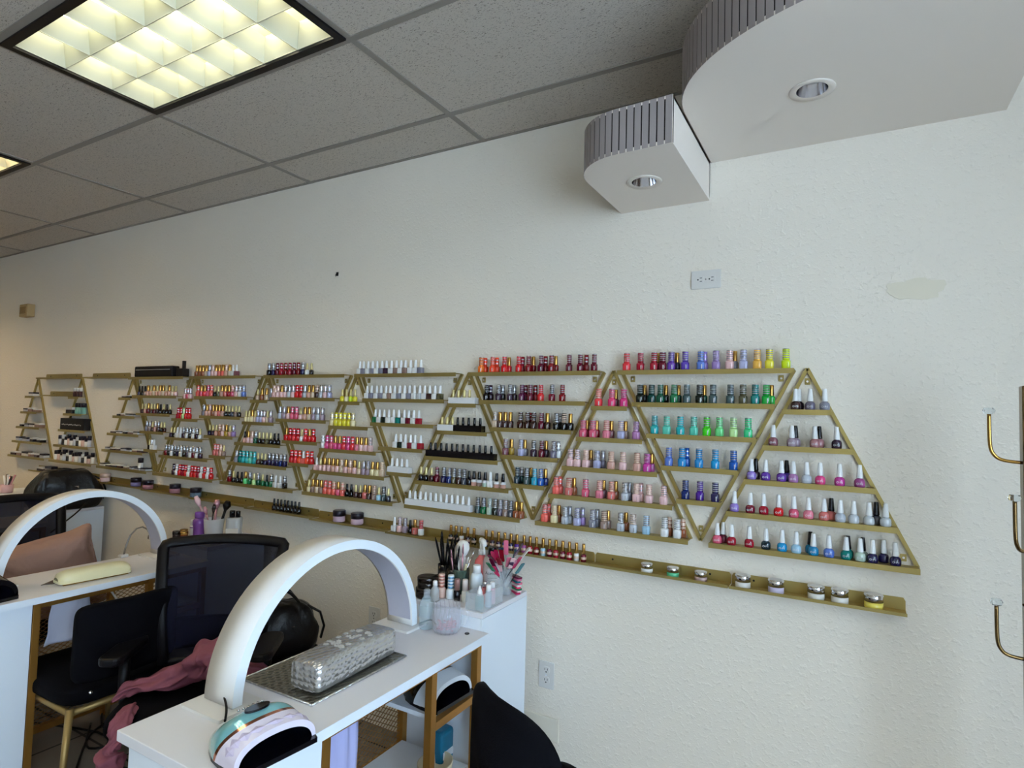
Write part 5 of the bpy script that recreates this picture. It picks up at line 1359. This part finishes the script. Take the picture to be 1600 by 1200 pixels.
for k, (x, y, c1, c2, l) in enumerate(((.418, -.822, (200, 130, 115), (225, 190, 175), 'rose gold striped polish bottle in front of the cups'), (.452, -.818, (110, 160, 195), (225, 232, 238), 'blue striped white polish bottle in front of the cups'))):
    a_, b_ = mat('stripe%d' % k, c1, .3, metal=.4), mat('stripeb%d' % k, c2, .3)
    pr = [(.0095, .034)]; mm = []
    for q in range(4): pr += [(.0105, .036+q*.010), (.0105, .0405+q*.010), (.0098, .041+q*.010), (.0098, .0450+q*.010)]; mm += [a_, a_, b_, b_]
    simple('gel_bottle', l, 'nail polish', (x, y, CZ), [('bottle_body', MB().lathe([(.014, 0), (.0155, .002), (.0155, .026), (.010, .033)], b_, 20)), ('cap', MB().lathe(pr, a_, 20, mats=mm[:len(pr)-1]))])
for k, (x, y, c, l) in enumerate(((.481, -.824, (150, 110, 105), 'dark-cased polish bottle with mauve window, front of cabinet'), (.505, -.815, (225, 212, 205), 'pale cream slim bottle beside the mauve one'))):
    simple('gel_bottle', l, 'nail polish', (x, y, CZ), [('bottle_body', MB().lathe([(.010, 0), (.0105, .002), (.0105, .030), (.008, .034)], m_blackgl if k == 0 else m_plate, 18)), ('cap', MB().lathe([(.009, .034), (.009, .066), (.0075, .069)], mat('gelcap%d' % k, c, .3), 18))])
simple('glass_bottle', 'clear round bottle in front of the metal tins', 'bottle', (.425, -.866, CZ), [('bottle_body', MB().lathe([(.013, 0), (.014, .002), (.014, .035), (.008, .045), (.007, .050)], m_clearb, 20)), ('cap', MB().lathe([(.008, .049), (.007, .062), (.005, .064)], m_capw, 16))])
# clear acrylic organiser
t = thing('acrylic_organizer', 'clear acrylic organizer tray at the cabinet front corner', 'organizer', (.5795, -.815, CZ))
ob = MB()
for a, b in (((-.030, -.062, 0), (.030, .062, .002)), ((-.030, -.062, .002), (-.028, .062, .052)), ((.028, -.062, .002), (.030, .062, .052)), ((-.028, -.062, .002), (.028, -.060, .052)), ((-.028, .060, .002), (.028, .062, .07))): ob.box(a, b, m_acr)
obj('walls', ob, t)
for k, (x, y, c) in enumerate(((.570, -.800, (215, 120, 130)), (.592, -.790, (225, 190, 205)), (.598, -.823, (190, 200, 215)))):
    simple('small_tube', ['coral tube inside the acrylic organizer', 'pale pink tube inside the acrylic organizer', 'pale blue tube inside the acrylic organizer'][k], 'tube', (x, y, CZ+.0025),
        [('tube_body', MB().lathe([(.009, 0), (.0095, .002), (.0095, .048)], mat('tubec%d' % k, c, .3), 16)), ('cap', MB().lathe([(.008, .048), (.0075, .065), (.006, .067)], m_capw if k else m_chrome, 16))])
# fans of colour swatch sticks
rn = random.Random(12)
SW = [(200, 40, 90), (235, 120, 150), (160, 20, 40), (230, 60, 110), (110, 20, 60), (245, 200, 205), (30, 110, 120), (70, 35, 80), (240, 235, 235), (20, 70, 90), (25, 120, 80), (215, 130, 160)]
t = thing('swatch_holder', 'clear cup of fanned nail colour swatches, right of near cabinet', 'swatch holder', (.566, -.672, CZ))
obj('holder_cup', MB().lathe([(.024, 0), (.026, .003), (.028, .085), (.026, .085), (.022, .005), (0, .005)], m_acr, 22), t)
for k in range(20):
    a = radians(-75+150*rn.random()-20); tilt = .25+.75*rn.random(); L_ = .12+.05*rn.random()
    d = Vector((sin(tilt)*cos(a), sin(tilt)*sin(a), cos(tilt))); b0 = Vector((rn.uniform(-.008, .008), rn.uniform(-.008, .008), .010+.055*rn.random()))
    side = d.cross(Vector((0, 0, 1))).normalized(); nrm = side.cross(d)
    s = MB(); M_ = Matrix((side.to_4d(), d.to_4d(), nrm.to_4d(), (0, 0, 0, 1))).transposed(); M_[3][3] = 1
    M_ = Matrix(((side.x, d.x, nrm.x, b0.x), (side.y, d.y, nrm.y, b0.y), (side.z, d.z, nrm.z, b0.z), (0, 0, 0, 1)))
    c = SW[k % len(SW)]
    s.cbox((0, L_*.30, 0), (.004, L_*.6, .0012), m_acr if k % 3 else K_, M_)
    s.prism(rrect(-.0075, L_*.58, .0075, L_*.98, .004, 3), -.0008, .0012, mat('sw%d' % (k % len(SW)), c, .15), 'z', M_)
    obj('swatch_stick', s, t)
for k in range(9):
    c = SW[(k*5) % len(SW)]
    o = obj('color_chip', MB().prism(rrect(-.030, -.0085, .030, .0085, .004, 3), 0, .0055, mat('sw%d' % ((k*5) % len(SW)), c, .15)), loc=(.590, -.640+.002*(k % 2), CZ+.0005+k*.0062), rot=(0, 0, radians(-38+7*(k % 3))))
    tag(o, '%s nail colour chip in the stack beside the swatches, %s up' % (['crimson', 'white', 'pink', 'red-brown', 'teal', 'rose', 'dark red', 'green', 'plum'][k] if False else 'glossy', ORD[k]), 'colour chip', 'stacked nail colour chips')
# glass pitcher on the desk
m_jarg = mat('cut_glass', (222, 222, 235), .05, alpha=.24, spec=.9)
m_jarg2 = mat('cut_glass_rib', (225, 228, 240), .05, alpha=.15, spec=.9)
m_bits = mat('pink_bits', (205, 125, 135), .4)
t = thing('glass_jug', 'cut glass jug with pink bits on the desk corner', 'jug', (.5300, -.946, .7505))
jp = [(.020, 0), (.034, .001), (.040, .010), (.043, .030), (.042, .055), (.038, .072), (.040, .082)]
obj('jug_wall', MB().lathe(jp+[(.038, .082), (.036, .072), (.040, .055), (.041, .030), (.038, .012), (.030, .004), (0, .003)], m_jarg, 32), t)
rb = MB()
for k in range(18):
    a = 2*pi*k/18; rb.tube([((r+.0003)*cos(a+z*4), (r+.0003)*sin(a+z*4), z+.0) for r, z in jp[1:]], .0012, m_jarg2, 5)
obj('ribs', rb, t)
obj('jug_handle', MB().tube([(.036, .012, .070), (.056, .020, .072), (.062, .022, .048), (.052, .018, .024), (.041, .014, .020)], .0035, m_jarg2, 8), t)
pb = MB(); rn = random.Random(2)
for k in range(60):
    r = .030*rn.random()**.5; a = rn.random()*6.28; z = .006+.022*rn.random()
    pb.lathe([(0, 0), (.0045, .002), (.004, .004), (0, .005)], m_bits, 6, (r*cos(a), r*sin(a), z), smooth=False, cap=False)
o = obj('pink_bits', pb, loc=(.530, -.946, .7505)); tag(o, 'heap of tiny pink bits inside the glass jug', 'beads', None, 'stuff')
simple('glass_bottle', 'tall clear bottle standing behind the glass jug', 'bottle', (.462, -.955, .7505), [('bottle_body', MB().lathe([(.020, 0), (.022, .003), (.022, .075), (.012, .090), (.009, .094)], mat('pale_clear', (190, 212, 222), .1, alpha=.35), 24)), ('cap', MB().lathe([(.0105, .093), (.0095, .112), (.007, .115)], m_acr, 16))])
simple('small_chip', 'tiny grey chip lying on the desk beside the jug', 'chip', (.592, -.928, .7505), [('chip_body', MB().lathe([(.007, 0), (.0075, .002), (.006, .003)], m_gunm, 12))])

# ------------------------------------------------------------------ things on the second cabinet
m_purp = mat('purple_plastic', (120, 70, 150), .3)
simple('lotion_bottle', 'purple lotion bottle on the second cabinet', 'bottle', (-1.005, -.790+.05, CZ), [('bottle_body', MB().lathe([(.022, 0), (.024, .003), (.024, .045), (.028, .060), (.027, .078), (.018, .090)], m_purp, 24)), ('cap', MB().lathe([(.019, .088), (.021, .092), (.021, .112), (.017, .116)], m_purp, 20))])
simple('slim_bottle', 'slim white bottle with purple stripes left of the purple bottle', 'bottle', (-1.045, -.745, CZ), [('bottle_body', MB().lathe([(.012, 0), (.013, .002), (.013, .040), (.013, .044), (.013, .050)], m_plate, 16, mats=[m_plate, m_plate, m_purp, m_plate])), ('cap', MB().lathe([(.010, .05), (.010, .075), (.008, .077)], m_plate, 14))])
for k, (x, y, c) in enumerate(((-1.10+.012, -.805, (70, 60, 65)), (-1.055, -.80, (130, 60, 40)), (-1.075, -.755, (150, 110, 50)))):
    simple('glitter_jar', ['dark glitter jar at the foot of the second arch', 'copper glitter jar near the second arch', 'gold glitter jar near the second arch'][k], 'jar', ((-1.052, -1.02, -1.062)[k], (-.815, -.80, -.775)[k], CZ), [('jar_body', MB().lathe([(.014, 0), (.016, .002), (.016, .022)], mat('gl%d' % k, c, .25, metal=.6), 18)), ('lid', MB().lathe([(.017, .021), (.017, .034), (.014, .036)], m_gunm if k == 0 else m_brass, 18))])
m_clearcup = mat('clear_cup', (225, 228, 232), .12, alpha=.5)
t = thing('brush_cup', 'clear cup with pink brushes on the second cabinet', 'cup', (-.935, -.715, CZ))
obj('cup', MB().lathe([(.033, 0), (.036, .003), (.044, .090), (.042, .090), (.034, .006), (0, .005)], m_clearcup, 26), t)
BR = [((-.02, .01), (-.10, -.03, .175), m_ltpink, .009), ((.0, .0), (.0, .01, .165), m_pinkm, .010), ((.01, .01), (.05, .03, .16), K_, .012), ((-.01, -.01), (.04, -.03, .15), m_gunm, .006), ((.01, -.01), (.0, -.05, .14), m_pinkm, .006), ((-.01, .0), (-.03, .03, .155), m_ltpink, .007)]
for k, (b, e, m_, r_) in enumerate(BR):
    o = thing('makeup_brush', ['pink-handled brush leaning far left', 'round rose brush in the middle', 'black brush with thick head', 'grey spatula', 'rose file sticking up', 'pale pink brush'][k]+' in the clear cup, second cabinet', 'brush', (-.935+b[0], -.715+b[1], CZ+.008), 0, 'brushes in the clear cup')
    d = Vector(e)-Vector((b[0], b[1], 0)); obj('brush_handle', MB().tube([(0, 0, 0), tuple(d*.75)], r_*.5, m_, 8), o)
    obj('brush_head', MB().tube([tuple(d*.75), tuple(d*.88), tuple(d)], r_, m_, 10, rs=[r_*.6, r_*1.5, r_*.9]), o)
t = simple('label_bottle', 'clear square bottle with white label, right on second cabinet', 'bottle', (-.862, -.665, CZ), [('bottle_body', MB().lathe([(.028, 0), (.030, .003), (.030, .090), (.026, .096)], m_clearb, 20, sq=5)), ('cap', MB().lathe([(.012, .095), (.012, .125), (.010, .127)], m_capk, 14, (-.010, 0, 0)).lathe([(.010, .095), (.010, .122), (.008, .124)], m_capk, 14, (.014, .004, 0))),
    ('label', MB().prism([(-.026, .004), (.026, .004), (.026, .050), (-.026, .050)], -.0315, -.0300, m_plate, 'y'))])
t.rotation_euler = (0, 0, radians(38))
# gooseneck lamp clipped to the second desk
m_gunneck = mat('brushed_neck', (150, 148, 142), .35, metal=.7)
t = thing('gooseneck_lamp', 'thin chrome gooseneck light at the second desk back edge', 'desk lamp', (-1.10, -1.01, .7505))
gp = [(0, 0, .012), (0, .008, .050), (.001, .022, .088), (.003, .045, .113), (.005, .068, .117), (.008, .088, .104), (.010, .098, .082)]
gp = [(x*1.0, y*1.0, z) for x, y, z in gp]
obj('neck', MB().tube(gp, .0034, m_gunneck, 8), t)
obj('clip', MB().cbox((0, 0, .006), (.022, .030, .012), m_plate), t, bev=.002)
obj('lamp_head', MB().lathe([(.004, .0), (.009, -.008), (.010, -.022), (.007, -.024), (.005, -.016)], m_chrome, 16, (.010, .101, .084), cap=False), t)
# far away cup of tools at the left photo edge
t = thing('brush_cup', 'blurred cup of pink tools at the far left edge', 'cup', (-2.964, -.74, .83))
obj('cup', MB().lathe([(.03, 0), (.035, .05), (.033, .05), (.028, .004), (0, .004)], m_ltpink, 16), t)
tl = MB()
for k in range(6): tl.tube([(0.004*k-.01, 0, .01), (.02*(k-2.5), .01*(k % 3), .10+.01*(k % 2))], .006, [m_capw, m_gunm, m_pinkm][k % 3], 6)
obj('tools', tl, t)
t = thing('side_cabinet', 'pale cabinet under the far cup, behind the left chair', 'cabinet', (-2.964, -.74, FZ))
obj('carcass', MB().box((-.20, -.20, .03), (.20, .20, .829-FZ), m_white), t, bev=.002)
for s_ in (-1, 1): obj('cabinet_door', MB().box((.2005, .003 if s_ > 0 else -.195, .05), (.206, .195 if s_ > 0 else -.003, .80-FZ), m_white), t)
obj('plinth', MB().box((-.18, -.19, 0), (.18, .19, .03), m_blackpl), t)

# ------------------------------------------------------------------ scale the furniture about the camera to real size, floor to zero
for o in SC.objects:
    if o.parent is None and o.name not in BEFORE and o.name not in COAT:
        o.location = FO+FS*Vector(o.location); o.scale = tuple(FS*v for v in o.scale)
for o in SC.objects:
    if o.parent is None: o.location.z -= FL
